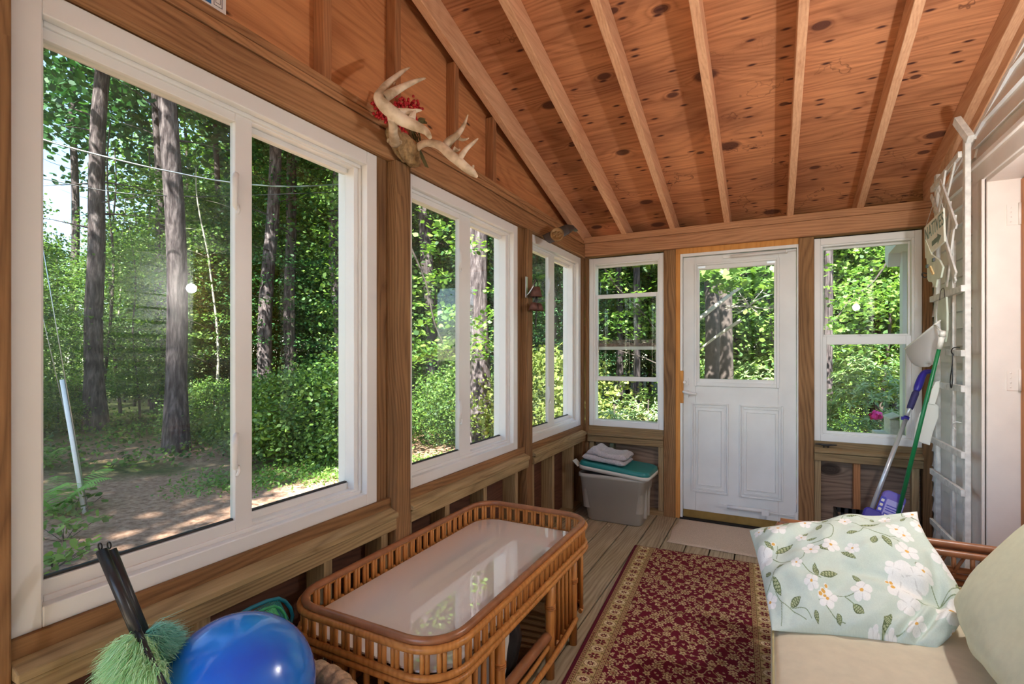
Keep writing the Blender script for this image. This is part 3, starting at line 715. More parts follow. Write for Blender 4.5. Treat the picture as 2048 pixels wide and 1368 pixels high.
# thick legs, in pairs round each corner
legs = [(TX1-.014, 2.17), (TX1-.014, 1.90), (TX1-.014, 1.47), (TX1-.014, 1.26), (TX0+.014, 2.17), (TX0+.014, 1.90), (TX0+.014, 1.47), (TX0+.014, 1.26),
        (-.965, TY0+.014), (-1.19, TY0+.014), (-.965, TY1-.014), (-1.19, TY1-.014)]
for x, y in legs:
    mb = MB(); mb.tube([(x,y,.0),(x,y,ZT-.115)], .0185, 14); mb.build('leg', M['rattan'], tbl)
    mb = MB(); 
    for k in range(3): mb.tube([(x+.0195*math.cos(a), y+.0195*math.sin(a), .285+k*.007) for a in [i*PI/6 for i in range(12)]], .0035, 6, closed=True)
    mb.build('binding', M['rattan_wrap'], tbl)
for x in (TX1-.014, TX0+.014):
    for ya_, yb_ in ((1.90, 2.17), (1.26, 1.47)):
        k = 5 if yb_ > 2 else 3
        for i in range(1, k+1):
            y = ya_+(yb_-ya_)*i/(k+1)
            mb = MB(); mb.tube([(x,y,.11),(x,y,ZT-.115)], .0095, 8); mb.build('side_spindle', M['rattan'], tbl)
        mb = MB(); mb.tube([(x,ya_,.105),(x,yb_,.105)], .010, 8); mb.build('side_rail', M['rattan'], tbl)
# end panels: spindles between the end legs and round the corners
for ye in (TY0+.014, TY1-.014):
    for i in range(1, 4):
        x = -1.19+.225*i/4
        mb = MB(); mb.tube([(x,ye,.11),(x,ye,ZT-.115)], .0095, 8); mb.build('end_spindle', M['rattan'], tbl)
    mb = MB(); mb.tube([(-1.19,ye,.105),(-.965,ye,.105)], .010, 8); mb.build('end_rail', M['rattan'], tbl)
corner = []
for cx, cy, a0 in ((TX1-.15, TY1-.15, 0), (TX0+.15, TY1-.15, PI/2), (TX0+.15, TY0+.15, PI), (TX1-.15, TY0+.15, 1.5*PI)):
    for k in range(5):
        a = a0+(k+.5)*PI/10; x, y = cx+.136*math.cos(a), cy+.136*math.sin(a)
        mb = MB(); mb.tube([(x,y,.11),(x,y,ZT-.115)], .0095, 8); mb.build('corner_spindle', M['rattan'], tbl)
    mb = MB(); mb.tube([(cx+.136*math.cos(a0+k*PI/16), cy+.136*math.sin(a0+k*PI/16), .105) for k in range(9)], .010, 8); mb.build('corner_rail', M['rattan'], tbl)
# bottom rails and woven shelf
for x, sx in ((TX1-.02, 1), (TX0+.02, -1)):
    mb = MB(); mb.tube([(x,1.90,.175),(x-.004*sx,1.685,.172),(x,1.47,.175)], .020, 12, sub=4); mb.build('stretcher', M['rattan_dark'], tbl)
    mb = MB(); mb.tube([(x+.022*sx,2.17,.118),(x+.04*sx,1.9,.120),(x+.045*sx,1.685,.122),(x+.04*sx,1.47,.120),(x+.022*sx,1.26,.118)], .011, 10, sub=4)
    mb.tube([(x+.006*sx,1.90,.135),(x+.01*sx,1.685,.130),(x+.006*sx,1.47,.135)], .009, 8, sub=3); mb.build('stretcher', M['rattan'], tbl)
M['woven'] = wood('woven cane shelf', srgb(120,86,52), srgb(60,40,24), 'x', fine=1.2, ring=40, knots=0, vary=0, bump=.6)
mb = MB(); mb.box(TX0+.04, TX1-.04, TY0+.04, TY1-.04, .085, .097); mb.build('shelf', M['woven'], tbl)

# ------------------------------------------------------------------ things under the table
M['bag'] = plain('white sack', srgb(222,218,212), .6, noise=.06, nscale=12, bump=.3)
M['bagblack'] = plain('black sack', (.02,.02,.022), .35, noise=.2, nscale=20, bump=.4)
M['greenlabel'] = plain('green label', srgb(24,92,48), .5)
bg_ = thing('potting_sack', 'white and black plastic sack slumped on the table shelf', 'sack', (-.98, 1.66, .097))
def sack(mb, cx, cy, z0, z1, rx, ry, lean, seed):
    def f(i, j):
        a = 2*PI*i; s = (math.sin(PI*min(1, .08+.92*j)))**.35 if j < .98 else .15
        n = mnoise.noise(Vector((math.cos(a)*1.6+seed, math.sin(a)*1.6, j*3)))*.20
        return (cx+lean[0]*j+rx*math.cos(a)*(s+n)*(1-.35*j), cy+lean[1]*j+ry*math.sin(a)*(s+n)*(1-.35*j), z0+(z1-z0)*j)
    mb.grid(f, 28, 16, cu=True)
mb = MB(); sack(mb, -.98, 1.60, .098, .395, .13, .085, (.06, .0), 1); mb.build('sack_body', M['bag'], bg_)
mb = MB(); sack(mb, -.935, 1.705, .098, .33, .075, .075, (.03, .03), 5); mb.build('sack_side', M['bagblack'], bg_)
mb = MB(); mb.box(-.90,-.84,1.63,1.66,.335,.395); mb.build('sack_label', M['greenlabel'], bg_)

# ------------------------------------------------------------------ storage bin with lid and towel
M['bin'] = plain('grey plastic', srgb(176,172,162), .42, noise=.03, nscale=6)
M['binlid'] = plain('teal plastic', srgb(36,124,122), .38, noise=.10, nscale=10)
M['binrim'] = plain('pale grey plastic', srgb(206,204,196), .45)
bn = thing('storage_bin', 'grey plastic storage bin with a skewed teal lid in the far corner', 'bin', (-1.09, 3.99, 0))
def rr(x0, x1, y0, y1, r, z): return rrect(x0, x1, y0, y1, r, z, 5)
def loft(mb, loops, cap0=True, cap1=False):
    n = len(loops[0]); o = len(mb.v); vs = [p for l in loops for p in l]
    fs = [(i*n+k, i*n+(k+1)%n, (i+1)*n+(k+1)%n, (i+1)*n+k) for i in range(len(loops)-1) for k in range(n)]
    mb.add(vs, fs, True)
    if cap0: mb.f.append(tuple(o+k for k in range(n-1,-1,-1))); mb.sm.append(False)
    if cap1: mb.f.append(tuple(o+(len(loops)-1)*n+k for k in range(n))); mb.sm.append(False)
mb = MB()
loft(mb, [rr(-1.300,-.890,3.860,4.120,.05,0), rr(-1.312,-.878,3.848,4.132,.055,.012), rr(-1.345,-.858,3.822,4.150,.05,.250), rr(-1.349,-.854,3.818,4.154,.05,.252), rr(-1.362,-.845,3.806,4.160,.045,.345), rr(-1.372,-.837,3.798,4.166,.045,.350), rr(-1.372,-.837,3.798,4.166,.045,.378), rr(-1.360,-.848,3.810,4.154,.04,.378), rr(-1.345,-.870,3.84,4.13,.04,.10)])
mb.build('bin_body', M['bin'], bn)
mb = MB()
for x in (-.853, ):
    for y in (3.93, 4.02): mb.box(x-.03, x+.002, y-.012, y+.012, .05, .33)
mb.build('corner_rib', M['bin'], bn, bevel=.004)
tilt = Matrix.Translation((-1.09, 3.98, .385)) @ Matrix.Rotation(.085, 4, 'Y') @ Matrix.Rotation(-.03, 4, 'Z')
def tl_(loop): return [tuple(tilt @ Vector(p)) for p in loop]
mb = MB(); loft(mb, [tl_(rr(-.272,.272,-.175,.178,.055,.004)), tl_(rr(-.283,.283,-.187,.190,.06,.004)), tl_(rr(-.283,.283,-.187,.190,.06,.032)), tl_(rr(-.270,.270,-.175,.178,.055,.032))], False, False)
mb.prism([tuple(tilt @ Vector(p)) for p in ((-.283,-.17,.012),(-.283,-.10,.012),(-.33,-.10,.05),(-.33,-.17,.05))], tuple((tilt.to_3x3() @ Vector((.004,0,.008)))))
mb.build('lid_rim', M['binrim'], bn)
mb = MB(); loft(mb, [tl_(rr(-.278,.278,-.182,.185,.06,.030)), tl_(rr(-.282,.282,-.186,.189,.06,.036)), tl_(rr(-.276,.276,-.180,.183,.06,.060)), tl_(rr(-.262,.262,-.166,.169,.055,.066)), tl_(rr(-.235,.235,-.140,.143,.05,.060))], True, True)
mb.build('lid', M['binlid'], bn)
M['towel'] = plain('grey towel', srgb(184,178,182), .95, noise=.14, nscale=90, bump=.9)
def towel_layer(mb, x0, x1, y0, y1, z, th, seed, bulge):
    def f(i, j):
        u = i; a = 2*PI*j
        x = x0+(x1-x0)*u; hw = (y1-y0)/2*(1+.05*math.sin(u*7+seed)); c = math.cos(a); s = math.sin(a)
        ex = max(0, 1-abs(2*u-1)**8)**.5
        y = (y0+y1)/2+hw*math.copysign(abs(c)**.55, c)
        zz = th/2*math.copysign(abs(s)**.7, s)*ex
        nz = mnoise.noise(Vector((x*9+seed, y*9, seed)))*.022+mnoise.noise(Vector((x*30, y*30, seed+s)))*.006
        h = z+th/2+zz+(nz if s > 0 else nz*.3)+bulge*math.exp(-((u-.18)/.10)**2)*(.6+.4*s)
        return tuple(tilt @ Vector((x, y, h)))
    mb.grid(f, 60, 40)
tw = thing('folded_towel', 'rumpled grey folded towel on the teal bin lid', 'towel', tuple(tilt @ Vector((-.09, -.02, .066))))
mb = MB(); towel_layer(mb, -.265, .085, -.135, .10, .062, .056, 1, .004); mb.build('lower_fold', M['towel'], tw)
mb = MB(); towel_layer(mb, -.235, .09, -.13, .10, .100, .060, 4, .026); mb.build('upper_fold', M['towel'], tw)

# ------------------------------------------------------------------ sofa, cushions, pillow
M['cushion'] = plain('cream cushion cloth', srgb(208,202,170), .85, noise=.04, nscale=40, bump=.15)
M['seatcloth'] = plain('tan cushion cloth', srgb(210,196,168), .85, noise=.05, nscale=30, bump=.15)
M['piping'] = plain('cushion piping', srgb(176,164,118), .8)
sofa = thing('rattan_sofa', 'brown rattan sofa frame with railed arms standing along the house wall', 'sofa', (.47, 1.3, 0))
SX0, SX1, SY0, SY1 = .012, .93, .10, 2.52
mb = MB(); mb.tube([(SX0+.02,SY0,.30),(SX0+.02,SY1,.30)], .022, 12); mb.tube([(SX0+.02,SY0,.24),(SX0+.02,SY1,.24)], .015, 10); mb.tube([(SX0+.02,SY0,.12),(SX0+.02,SY1,.12)], .015, 10)
for k in range(14): y = SY0+.1+k*.175; mb.tube([(SX0+.02,y,.12),(SX0+.02,y,.24)], .010, 8)
mb.build('front_rail', M['rattan'], sofa)
mb = MB(); mb.box(SX0+.04, SX1, SY0, SY1-.04, .27, .30); mb.build('seat_deck', M['rattan_dark'], sofa)
for x, y in ((SX0+.02, SY1-.03), (SX1-.02, SY1-.03), (SX0+.02, SY0+.02), (SX1-.02, SY0+.02)):
    mb = MB(); mb.tube([(x,y,0),(x,y,.33)], .024, 12); mb.build('leg', M['rattan'], sofa)
# far arm: three stacked poles over spindles
mb = MB()
for z, y, r in ((.585, SY1, .016), (.560, SY1-.03, .013), (.560, SY1+.025, .013)): mb.tube([(SX0+.02,y-.02,z-.05),(SX0+.03,y,z-.005),(SX0+.10,y,z),(SX1-.1,y,z),(SX1,y,z)], r, 10, sub=3)
for z in (.490, .465, .440): mb.tube([(SX0+.02,SY1,z),(SX1,SY1,z)], .012, 10)
mb.build('arm_rail', M['rattan_dark'], sofa)
for k in range(16):
    x = SX0+.06+k*.056
    mb = MB(); mb.tube([(x,SY1,.30),(x,SY1,.55)], .008, 8); mb.tube([(x,SY1-.014,.49),(x+.03,SY1-.014,.55)], .006, 6); mb.build('arm_spindle', M['rattan_dark'], sofa)
mb = MB()
for z in (.80, .76, .60): mb.tube([(SX1-.01,SY0,z),(SX1-.01,SY1,z-.03 if z > .7 else z)], .014, 10)
for k in range(26): y = SY0+.05+k*.094; mb.tube([(SX1-.01,y,.30),(SX1-.01,y,.78)], .008, 8)
mb.build('back_rail', M['rattan'], sofa)
def cushion_box(mb, x0, x1, y0, y1, z0, z1, r=.04, puff=.015, seed=0):
    nx, ny = 24, 36
    def prof(u):  # rounded flat profile along one axis
        return u
    def f(i, j):
        a = 2*PI*i; v = j
        # superellipse cross-section in x/z swept along y
        c, s = math.cos(a), math.sin(a); e = .30
        ends = max(0, 1-abs(2*v-1)**14)**.5
        x = (x0+x1)/2+(x1-x0)/2*math.copysign(abs(c)**e, c)*(.90+.10*ends)
        zc = (z0+z1)/2; z = zc+(z1-z0)/2*math.copysign(abs(s)**e, s)*ends
        cx = 1-((x-(x0+x1)/2)/((x1-x0)/2))**2
        z += (puff*cx*(1-(2*v-1)**4) if s > 0 else 0)+.004*mnoise.noise(Vector((x*6+seed, v*12, seed)))
        return (x, y0+(y1-y0)*v, z)
    mb.grid(f, 64, 60, cu=True)
st_ = thing('seat_cushion', 'flat tan piped seat cushion lying on the rattan sofa frame', 'cushion', (.45, 1.5, .303))
mb = MB(); cushion_box(mb, SX0-.012, SX1-.04, .55, SY1-.045, .305, .452, puff=.012); mb.build('cushion_body', M['seatcloth'], st_)
mb = MB()
for z in (.443, .318): mb.tube(rrect(SX0-.006, SX1-.05, .565, SY1-.06, .03, z, 5), .0042, 6, closed=True)
mb.build('cushion_piping', M['piping'], st_)
# back cushion, leaning on the wall side
def backc(i, j):
    a = 2*PI*i; v = 2*j-1
    c, s = math.cos(a), math.sin(a)
    ends = max(0, 1-abs(v)**8)**.5
    hh = .245*math.copysign(abs(s)**.5, s)*(.72+.28*ends) ; tt = .105*math.copysign(abs(c)**.75, c)*(ends*.9+.1)
    y = 1.44+.58*v*(1-.10*(s if s > 0 else 0)**2)
    lx, lz = tt, hh
    th = .60
    wr = .012*mnoise.noise(Vector((y*5, s*2, c*2)))+.006*mnoise.noise(Vector((y*14, s*5, c)))
    x = .655+lx*math.cos(th)+lz*math.sin(th)+wr; z = .708-lx*math.sin(th)+lz*math.cos(th)+wr*.5
    return (x, y, z)
mb = MB(); mb.grid(backc, 64, 60, cu=True)
bc = mb.build('back_cushion', M['cushion'])
bc_o = tag(bc, 'large plain cream back cushion leaning at the right end of the sofa', 'cushion')

# floral pillow: pattern laid out in pillow space, u across and v down
M['floral'] = attr_mat('floral cotton', .9, .12, 260)
def pillow_pattern(U, V):
    W_, H_ = .60, .46
    x, y = U*W_, V*H_
    base = np.array(srgb(203,212,197)); white = np.array(srgb(236,233,226)); leaf = np.array(srgb(104,116,78)); leafl = np.array(srgb(176,182,140)); vine = np.array(srgb(132,146,110)); yel = np.array(srgb(222,170,86)); shade = np.array(srgb(214,210,202))
    col = np.tile(base, (len(x), 1)); rng = np.random.default_rng(5)
    def P(px, py):  # photo position on the printed face -> pattern space
        q = np.array([px, py], float)
        A, B, Cc, D = np.array([1497,1063.]), np.array([1838,1030.]), np.array([1560,1272.]), np.array([1915,1290.])
        u, v = .5, .5
        for _ in range(30):
            f = (1-u)*(1-v)*A+u*(1-v)*B+(1-u)*v*Cc+u*v*D-q
            du = (1-v)*(B-A)+v*(D-Cc); dv = (1-u)*(Cc-A)+u*(D-B)
            d = np.linalg.solve(np.stack([du, dv], 1), -f); u += d[0]; v += d[1]
        return u*W_, v*H_
    def Z(zx, zy): return P(1450+zx/3.273, 950+zy/3.273)
    def line(pts, w, c):
        pts = [Z(*p) for p in pts]; out = []
        n = len(pts)
        for i in range(n-1):
            p0, p1, p2, p3 = [np.array(pts[k]) for k in (max(i-1,0), i, i+1, min(i+2,n-1))]
            for k in range(6):
                t_ = k/6; out.append(.5*(2*p1+(p2-p0)*t_+(2*p0-5*p1+4*p2-p3)*t_*t_+(3*p1-p0-3*p2+p3)*t_**3))
        out.append(np.array(pts[-1]))
        for a, b_ in zip(out, out[1:]):
            ab = b_-a; l2 = max((ab**2).sum(), 1e-12); t_ = np.clip(((x-a[0])*ab[0]+(y-a[1])*ab[1])/l2, 0, 1)
            col[np.hypot(x-a[0]-t_*ab[0], y-a[1]-t_*ab[1]) < w] = c
    def lf(a, b_, wd):
        a, b_ = np.array(Z(*a)), np.array(Z(*b_)); d = b_-a; ln = np.hypot(*d); d /= ln
        p = ((x-a[0])*d[0]+(y-a[1])*d[1])/ln; q = -(x-a[0])*d[1]+(y-a[1])*d[0]
        w = 1.12*wd*np.sin(PI*np.clip(p, 0, 1))**.8*(1-.25*p); m = (p > 0) & (p < 1) & (np.abs(q) < w)
        col[m] = leaf; col[m & (np.abs(q) < w*.72) & (np.sin(p*38+np.sign(q)*1.0) > -.35)] = leafl; col[m & (np.abs(q) < .0007)] = leaf; col[m & (q > w*.35)] *= .82
    def fl(c, R, ph=0, n=5, ctr=True):
        R = R*1.22; c = Z(*c); dx, dy = x-c[0], y-c[1]; r = np.hypot(dx, dy); a = np.arctan2(dy, dx)
        m = r < R*(.66+.34*np.abs(np.cos(n/2*(a+ph)))**.7); col[m] = white
        col[m & (np.abs(np.sin(n/2*(a+ph))) > .985) & (r > R*.2)] = shade
        if ctr: col[r < R*.17] = yel
    v1 = .0013
    line([(210,400),(250,385),(300,420),(345,470)], v1, vine); line([(540,360),(620,410),(700,440),(750,500),(745,570),(690,605),(600,610)], v1, vine); line([(660,410),(720,420),(780,410),(800,360)], v1, vine)
    line([(770,415),(850,440),(910,460),(945,490),(990,530),(1055,550),(1110,560),(1165,555)], v1, vine); line([(945,490),(930,540),(880,560)], v1, vine); line([(1055,550),(1100,565),(1150,600),(1175,630)], v1, vine); line([(920,470),(1000,460),(1050,440)], v1, vine)
    line([(335,680),(390,715),(450,735),(500,745),(545,755),(600,800),(650,840),(700,860)], v1*1.3, vine); line([(410,740),(370,770),(360,800),(330,850),(275,890)], v1, vine); line([(375,600),(380,640),(375,690)], v1, vine); line([(575,690),(570,730),(530,750)], v1, vine)
    line([(380,880),(430,940),(500,980),(560,1010),(620,1040)], v1, vine); line([(430,940),(435,1000),(430,1040)], v1, vine); line([(500,975),(570,985),(620,1000),(660,1040)], v1, vine)
    line([(790,935),(850,945),(900,940),(925,930)], v1, vine); line([(860,945),(900,965),(950,990)], v1, vine); line([(1190,890),(1250,915),(1310,915),(1345,880),(1400,850),(1450,840)], v1*1.2, vine); line([(1285,785),(1310,830),(1345,880)], v1, vine); line([(1345,880),(1380,830),(1430,790)], v1, vine)
    line([(1170,280),(1190,330),(1240,350),(1300,375),(1350,410),(1380,470)], v1, vine); line([(800,360),(850,350),(910,365),(1000,365)], v1, vine); line([(1215,350),(1190,385)], v1, vine); line([(700,960),(760,1000),(830,1040),(900,1060)], v1, vine); line([(1200,1100),(1250,1090),(1280,1070)], v1, vine)
    for a, b_, w in (((285,400),(270,480),.007),((395,420),(440,380),.009),((360,400),(370,350),.006),((640,500),(665,440),.011),((670,415),(700,375),.010),((535,545),(580,500),.008),((580,585),(650,575),.006),
                     ((350,630),(280,560),.010),((365,650),(485,590),.014),((1000,640),(1020,570),.012),((1060,560),(1110,655),.011),((920,470),(1045,455),.008),((840,560),(910,545),.008),((660,640),(750,690),.012),((810,680),(905,735),.010),
                     ((360,810),(425,910),.013),((340,790),(300,755),.010),((380,760),(440,755),.006),((500,970),(570,935),.014),((680,850),(640,780),.010),((690,845),(800,820),.013),((660,830),(650,770),.007),((885,810),(945,870),.008),((920,980),(1010,1030),.013),
                     ((680,1010),(710,1060),.009),((835,1020),(870,1065),.010),((1160,1010),(1165,1100),.012),((1130,1030),(1190,1060),.010),((1180,400),(1200,360),.008),((1230,345),(1285,370),.006),((1370,440),(1385,520),.009),((1220,730),(1250,735),.006),((1410,800),(1440,780),.007),((985,395),(1000,370),.008),((820,365),(900,360),.006),((1085,345),(1105,335),.006)): lf(a, b_, w)
    for c, R, ph in (((230,445),.016,0),((370,475),.029,.3),((550,415),.020,.2),((820,425),.020,.8),((1245,305),.026,.1),((1295,430),.025,.4),((1150,490),.028,.2),((1190,540),.024,.7),((540,550),.018,.3),((615,665),.027,.2),((745,645),.025,.8),((880,665),.020,.5),((1190,660),.027,.4),((525,760),.018,0),((1260,770),.022,.5),((340,915),.024,.2),((640,880),.022,.6),((755,955),.028,.1),((955,915),.028,.4),((1420,940),.034,.2),((1325,1045),.022,.3),((610,370),.016,.2),((1075,365),.018,.4),((1110,1105),.02,.1),((1225,1115),.02,.4),((170,570),.012,.3),((1410,720),.02,.2),((290,350),.012,.1)): fl(c, R, ph)
    for c, R, ph in (((265,645),.034,.1),((285,670),.030,.7),((1375,650),.026,.2),((1400,665),.02,.9),((1185,820),.045,.2),((1150,870),.030,.5),((1215,800),.026,.9),((1110,770),.022,.4),((1220,950),.026,.3)): fl(c, R, ph, 4, False)
    for c, R in (((720,915),.009),((705,930),.008),((735,890),.006),((1115,865),.008),((1100,840),.007),((345,590),.008),((305,455),.006),((1080,840),.006),((1510,1030),.009),((735,940),.007)): fl(c, R, .2, 3, False); cc = Z(*c); col[np.hypot(x-cc[0], y-cc[1]) < R*.8] = yel
    col *= (1+.03*rng.standard_normal(len(x)))[:, None]
    return col.clip(0, 1)
PA, PB, PC, PD = [Vector(p) for p in ((-.075,2.205,.625), (.49,2.375,.735), (.004,1.785,.455), tuple(ony(1872,1298,1.88)))]   # top-left, top-right, bottom-left, bottom-right of the face
nu, nv = 420, 320
U, V = np.meshgrid(np.linspace(0, 1, nu), np.linspace(0, 1, nv)); U, V = U.ravel(), V.ravel()
def bil(u, v): return ((1-u)*(1-v))[:, None]*np.array(PA)+(u*(1-v))[:, None]*np.array(PB)+((1-u)*v)[:, None]*np.array(PC)+(u*v)[:, None]*np.array(PD)
Nn = np.array((PB-PA).cross(PC-PA).normalized()); Nn = Nn if Nn[2] > 0 else -Nn
edge = (np.clip(4*U*(1-U), 0, 1)**.42*np.clip(4*V*(1-V), 0, 1)**.42)
def pull(U, V):    # edges drawn in between the corners
    u2 = U+.012*np.sin(PI*V)*(1-2*U)+.20*np.sin(PI*V**2.0)*U**2.5; v2 = V+.022*np.sin(PI*U)*(1-2*V); return u2, v2
u2, v2 = pull(U, V)
base = bil(u2, v2)
wr = np.array([mnoise.noise(Vector((u*3.2, v*4.2+u*2, .3)))*.030+mnoise.noise(Vector((u*9+v*6, v*7-u*5, 2.2)))*.012+mnoise.noise(Vector((u*22, v*20, 5)))*.0018 for u, v in zip(U.tolist(), V.tolist())])
fold = -.022*np.exp(-(((V-.62-.32*(U-.55))/.05)**2))*np.clip((U-.35)*3, 0, 1)
fold += -.028*np.exp(-(((U-.93+.10*(V-.5))/.03)**2))*np.clip((V-.35)*3, 0, 1)-.02*np.exp(-(((U-.84+.3*(V-.8))/.025)**2))*np.clip((V-.5)*3, 0, 1)
front = base+Nn*((.085*edge)+(wr+fold)*np.clip(edge*3, 0, 1))[:, None]
back = base-Nn*(.045*edge)[:, None]
idx = np.arange(nu*nv).reshape(nv, nu)
F1 = np.stack([idx[:-1,:-1], idx[1:,:-1], idx[1:,1:], idx[:-1,1:]], -1).reshape(-1, 4)
pc = pillow_pattern(U, V)
pil = mesh_np('floral_pillow', np.concatenate([front, back]), np.concatenate([F1, F1[:, ::-1]+nu*nv]), M['floral'], None, True, np.concatenate([pc, pc]))
tag(pil, 'pale green floral pillow leaning against the far sofa arm', 'pillow')

# ------------------------------------------------------------------ basket, ball, nets, dusters
M['wicker'] = plain('wicker', srgb(150,112,80), .7, noise=.3, nscale=70, bump=.8)
M['wicker_pale'] = plain('wound wicker rim', srgb(186,156,126), .6, noise=.35, nscale=70, bump=1.0)
bk = thing('wicker_basket', 'round wicker basket with a wound rim holding the blue ball', 'basket', (-1.135, .80, 0))
mb = MB()
def bsk(i, j):
    a = 2*PI*i; r = .17+.055*j+.006*math.sin(a*22+math.pi*round(j*14)); return (-1.135+r*math.cos(a), .80+r*math.sin(a), .01+.40*j)
mb.grid(bsk, 110, 29, cu=True); mb.build('basket_body', M['wicker'], bk)
mb = MB(); mb.lathe((-1.135,.80,.01), [(.001,0),(.17,0)], 40); mb.build('basket_bottom', M['wicker'], bk)
mb = MB(); n = 288
R_ = [.029+.007*abs(math.sin(k*PI/9))**.6 for k in range(n)]
mb.tube([(-1.135+.232*math.cos(2*PI*k/n), .80+.232*math.sin(2*PI*k/n), .405) for k in range(n)], R_, 12, closed=True); mb.build('basket_rim', M['wicker_pale'], bk)
m, t, b = new_mat('blue ball'); b.inputs['Roughness'].default_value = .18; b.inputs['Coat Weight'].default_value = .5
tc = N(t, 'ShaderNodeTexCoord'); nz = N(t, 'ShaderNodeTexNoise'); nz.inputs['Scale'].default_value = 2.6; nz.inputs['Detail'].default_value = 3; L(t, tc.outputs['Object'], nz.inputs['Vector'])
L(t, ramp(t, nz.outputs[0], [(.3, srgb(16,92,214)), (.52, srgb(36,140,236)), (.68, srgb(110,196,240))]), b.inputs['Base Color']); M['ball'] = m
BALL = Vector((-1.145, .770, .508))
mb = MB(); mb.lathe(tuple(BALL), [(max(.0005,.180*math.sin(PI*k/40)), -.180*math.cos(PI*k/40)) for k in range(41)], 64)
tag(mb.build('play_ball', M['ball']), 'shiny blue play ball resting in the wicker basket', 'ball')
def net_thing(name, label, pts, mat_f, mat_n, tail=None, sag=.03, r=.006):
    c = sum((Vector(p) for p in pts), Vector())/len(pts)
    o = thing(name, label, 'net', tuple(c))
    m_ = MB(); m_.tube(pts, r, 8, closed=True, sub=4)
    if tail: m_.tube(tail, r, 8, sub=3)
    m_.build('net_frame', mat_f, o)
    P = [Vector(p) for p in pts]; a, b_, c_, d = P[0], P[1], P[2], P[3]
    nrm = (b_-a).cross(d-a).normalized(); m_ = MB(); K = 26
    def q(u, v): return a*(1-u)*(1-v)+b_*u*(1-v)+c_*u*v+d*(1-u)*v-nrm*sag*16*u*(1-u)*v*(1-v)
    for k in range(K+1):
        s = k/K
        m_.tube([q(s, j/10) for j in range(11)], .0009, 4, caps=False); m_.tube([q(j/10, s) for j in range(11)], .0009, 4, caps=False)
    m_.build('net_mesh', mat_n, o); return o
M['teal'] = plain('teal coated wire', srgb(10,110,130), .35); M['tealnet'] = plain('teal netting', srgb(30,150,150), .6); M['lime'] = plain('green netting', srgb(96,200,120), .6); M['limef'] = plain('green coated wire', srgb(50,150,96), .4)
n1 = [onx(452,1250,-1.36), onx(556,1197,-1.38), onx(582,1246,-1.37), onx(478,1310,-1.34)]
net_thing('fish_net', 'teal framed fish net standing behind the blue ball', n1, M['teal'], M['tealnet'], [onx(470,1290,-1.34), Vector((-1.30,.95,.40)), Vector((-1.22,.90,.1))])
n2 = [onx(470,1262,-1.30), onx(548,1212,-1.32), onx(571,1256,-1.31), onx(492,1318,-1.28)]
net_thing('fish_net', 'smaller bright green fish net inside the teal one behind the ball', n2, M['limef'], M['lime'], [onx(482,1300,-1.28), Vector((-1.26,.93,.40)), Vector((-1.2,.88,.1))], r=.004)
M['fluff_g'] = leaf_mat('green fluff', [srgb(160,222,160), srgb(186,232,178), srgb(208,240,196)], .0, .1, .0)
M['fluff_b'] = leaf_mat('aqua fluff', [srgb(128,206,190), srgb(154,220,202), srgb(180,230,214)], .0, .1, .0)
def duster(label, top, mid, end, mat, fl0, fl1, rad, seed, bend):
    top, mid, end = Vector(top), Vector(mid), Vector(end)
    o = thing('feather_duster', label, 'duster', tuple(end))
    m_ = MB(); m_.tube([top, top.lerp(mid,.5), mid], [.011,.0105,.010], 12); 
    for k in range(3):
        a = k*2.1; off = Vector((.007*math.cos(a), .007*math.sin(a), 0)); m_.tube([top+off, mid+off], .005, 6)
    m_.tube([mid, mid.lerp(end,.3), end], [.009,.007,.006], 10)
    m_.build('handle', M['black'], o)
    m_ = MB(); d = (top-mid).normalized(); m_.tube([top+d*.012+Vector((.008*math.cos(i*PI/5), 0, .008*math.sin(i*PI/5))) for i in range(10)], .0018, 6, closed=True); m_.build('hang_loop', M['blackmetal'], o)
    rng = np.random.default_rng(seed); n = 16000
    ax = np.array(end-mid); s0 = np.array(mid)+ax*fl0; s1 = np.array(mid)+ax*fl1
    t_ = rng.random(n); base_ = s0+(s1-s0)*t_[:, None]
    dirs = rng.standard_normal((n, 3)); dirs /= np.linalg.norm(dirs, axis=1)[:, None]
    axn = ax/np.linalg.norm(ax); dirs = dirs*.50+axn*.22+np.array(bend); dirs /= np.linalg.norm(dirs, axis=1)[:, None]
    ln = rad*(.65+.5*rng.random(n))*np.sin(PI*np.clip(t_*.75+.22, 0, 1))**.5
    tip = base_+dirs*ln[:, None]+rng.standard_normal((n, 3))*.010; tip[:, 2] -= .022*rng.random(n)
    midp = (base_+tip)/2+rng.standard_normal((n, 3))*.006+np.array([0,0,.006])
    sd = np.cross(dirs, rng.standard_normal((n, 3))); sd /= np.linalg.norm(sd, axis=1)[:, None]; w = .0007
    Vv = np.stack([base_-sd*w, base_+sd*w, midp+sd*w*.9, midp-sd*w*.9, tip+sd*w*.3, tip-sd*w*.3], 1).reshape(-1, 3)-np.array(end)
    k = np.arange(n)*6; Fq = np.concatenate([np.stack([k, k+1, k+2, k+3], 1), np.stack([k+3, k+2, k+4, k+5], 1)])
    mesh_np('feather_head', Vv, Fq, mat, o); return o
duster('feather duster with a black handle and pale green fluff leaning by the window', onx(204,1102,-1.36), onx(273,1262,-1.22), onx(338,1392,-1.10), M['fluff_g'], .04, .60, .078, 1, (-.30,-.26,-.50))
duster('feather duster with a black handle and aqua fluff beside the green one', onx(222,1100,-1.375), onx(288,1262,-1.28), onx(322,1385,-1.24), M['fluff_b'], .03, .65, .070, 2, (.30,.30,-.15))

